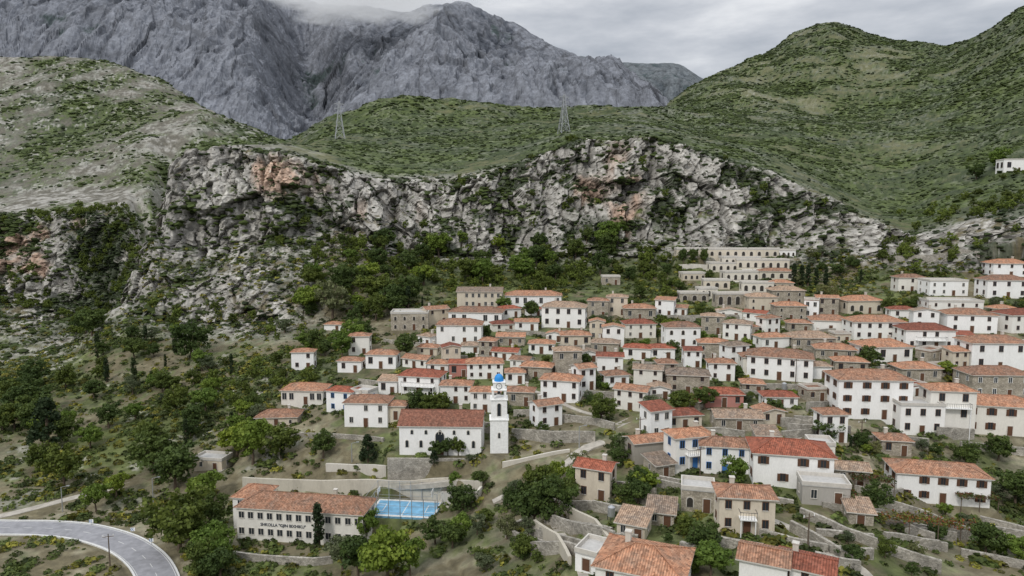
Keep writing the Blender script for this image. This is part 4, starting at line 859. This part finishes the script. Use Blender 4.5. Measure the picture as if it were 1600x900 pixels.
FT={780:b((300,3000),(140,3600),(95,4200),(150,5200)),890:b((300,3000),(130,3600),(82,4200),(150,5200)),960:b((300,3000),(140,3600),(94,4200),(150,5200)),1010:b((300,3000),(140,3600),(100,4200),(150,5200)),1050:b((300,3000),(140,3600),(92,4200),(150,5200)),1080:b((300,3000),(150,3600),(108,4200),(150,5200)),1110:b((300,3000),(165,3600),(130,4200),(170,5200)),1200:b((300,3000),(220,3600),(200,4200),(240,5200)),1400:b((300,3000),(270,3600),(260,4200),(280,5200))}
mountain('far_mountain',FT,300,780,1400,[10,50,90,20],[0,20,50,12,10],611,c(.045,.058,.07),c(.13,.145,.155),c(.036,.054,.056),-.2)  # haze of the farther range is mixed into its grey-blue colours
def cloud(u,v,Y,sx,sy,sz,dens,seed):
    d=ray(u,v);P=CAM+d*(Y/d.y);m=bpy.data.materials.new('cloud');m.use_nodes=True;N=m.node_tree.nodes;L=m.node_tree.links
    vs=N['Principled BSDF'];N.remove(vs);vs=N.new('ShaderNodeVolumePrincipled');vs.inputs['Color'].default_value=(1,1,1,1);vs.inputs['Anisotropy'].default_value=0.
    tc=N.new('ShaderNodeTexCoord');ln_=N.new('ShaderNodeVectorMath');ln_.operation='LENGTH';L.new(tc.outputs['Object'],ln_.inputs[0])
    n=noise(N,L,tc.outputs['Object'],2.2+seed*.3,6,.62);md=N.new('ShaderNodeMath');md.operation='MULTIPLY_ADD';L.new(n,md.inputs[0]);md.inputs[1].default_value=1.9;md.inputs[2].default_value=-.2
    sb=N.new('ShaderNodeMath');sb.operation='SUBTRACT';sb.use_clamp=True;L.new(md.outputs[0],sb.inputs[0]);L.new(ln_.outputs['Value'],sb.inputs[1])
    mu=N.new('ShaderNodeMath');mu.operation='MULTIPLY';mu.inputs[1].default_value=dens;L.new(sb.outputs[0],mu.inputs[0]);L.new(mu.outputs[0],vs.inputs['Density']);L.new(vs.outputs[0],N['Material Output'].inputs['Volume'])
    # self-glow added to brighten the cloud, standing in for missing multiple scattering
    em=N.new('ShaderNodeMath');em.operation='MULTIPLY';em.inputs[1].default_value=.3;L.new(mu.outputs[0],em.inputs[0]);L.new(em.outputs[0],vs.inputs['Emission Strength']);vs.inputs['Emission Color'].default_value=(.93,.96,1,1)
    import bmesh
    bm=bmesh.new();bmesh.ops.create_icosphere(bm,subdivisions=3,radius=1.);me=bpy.data.meshes.new('cloud');bm.to_mesh(me);bm.free();me.materials.append(m)
    o=add('cloud',me,None,P,kind='stuff');o.scale=(sx,sy,sz)
cloud(570,-24,2250,520,300,125,.03,0)
# ---------------------------------------------------------------- light, sky, camera
w=bpy.data.worlds.new('World');scn.world=w;w.use_nodes=True;N=w.node_tree.nodes;L=w.node_tree.links;bg=N['Background']
SE,SR=math.radians(44),math.radians(212)
sk=N.new('ShaderNodeTexSky');sk.sky_type='NISHITA';sk.sun_disc=False;sk.sun_elevation=SE;sk.sun_rotation=SR
L.new(sk.outputs[0],bg.inputs[0]);bg.inputs[1].default_value=.09
tc=N.new('ShaderNodeTexCoord');mp=N.new('ShaderNodeMapping');mp.inputs['Scale'].default_value=(1,1,3.6);L.new(tc.outputs['Generated'],mp.inputs[0])
n=noise(N,L,mp.outputs[0],4.2,9,.55);cc=ramp(N,L,n,[(.34,(.42,.45,.50)),(.5,(.62,.64,.68)),(.64,(.86,.87,.89))])
sx=N.new('ShaderNodeSeparateXYZ');L.new(tc.outputs['Generated'],sx.inputs[0]);mr=N.new('ShaderNodeMapRange');mr.inputs[1].default_value=.32;mr.inputs[2].default_value=.9;mr.inputs[3].default_value=1.;mr.inputs[4].default_value=2.3;L.new(sx.outputs[2],mr.inputs[0])
b2=N.new('ShaderNodeBackground');L.new(cc,b2.inputs[0]);L.new(mr.outputs[0],b2.inputs[1]);ms=N.new('ShaderNodeMixShader');ms.inputs[0].default_value=.88;L.new(bg.outputs[0],ms.inputs[1]);L.new(b2.outputs[0],ms.inputs[2]);L.new(ms.outputs[0],N['World Output'].inputs[0])
sl=bpy.data.lights.new('sun','SUN');sl.energy=1.5;sl.angle=math.radians(10);sl.color=(1,.96,.9);so=bpy.data.objects.new('sun',sl);COL.objects.link(so)
dv=Vector((math.sin(SR)*math.cos(SE),math.cos(SR)*math.cos(SE),math.sin(SE)));so.rotation_euler=dv.to_track_quat('Z','Y').to_euler()
cam=bpy.data.cameras.new('camera');cam.lens=24;cam.sensor_width=36;cam.clip_end=20000;co=bpy.data.objects.new('camera',cam);COL.objects.link(co);co.location=CAM;co.rotation_euler=(math.pi/2-PITCH,0,0);scn.camera=co
scn.view_settings.view_transform='Standard';scn.view_settings.look='None';scn.view_settings.exposure=0
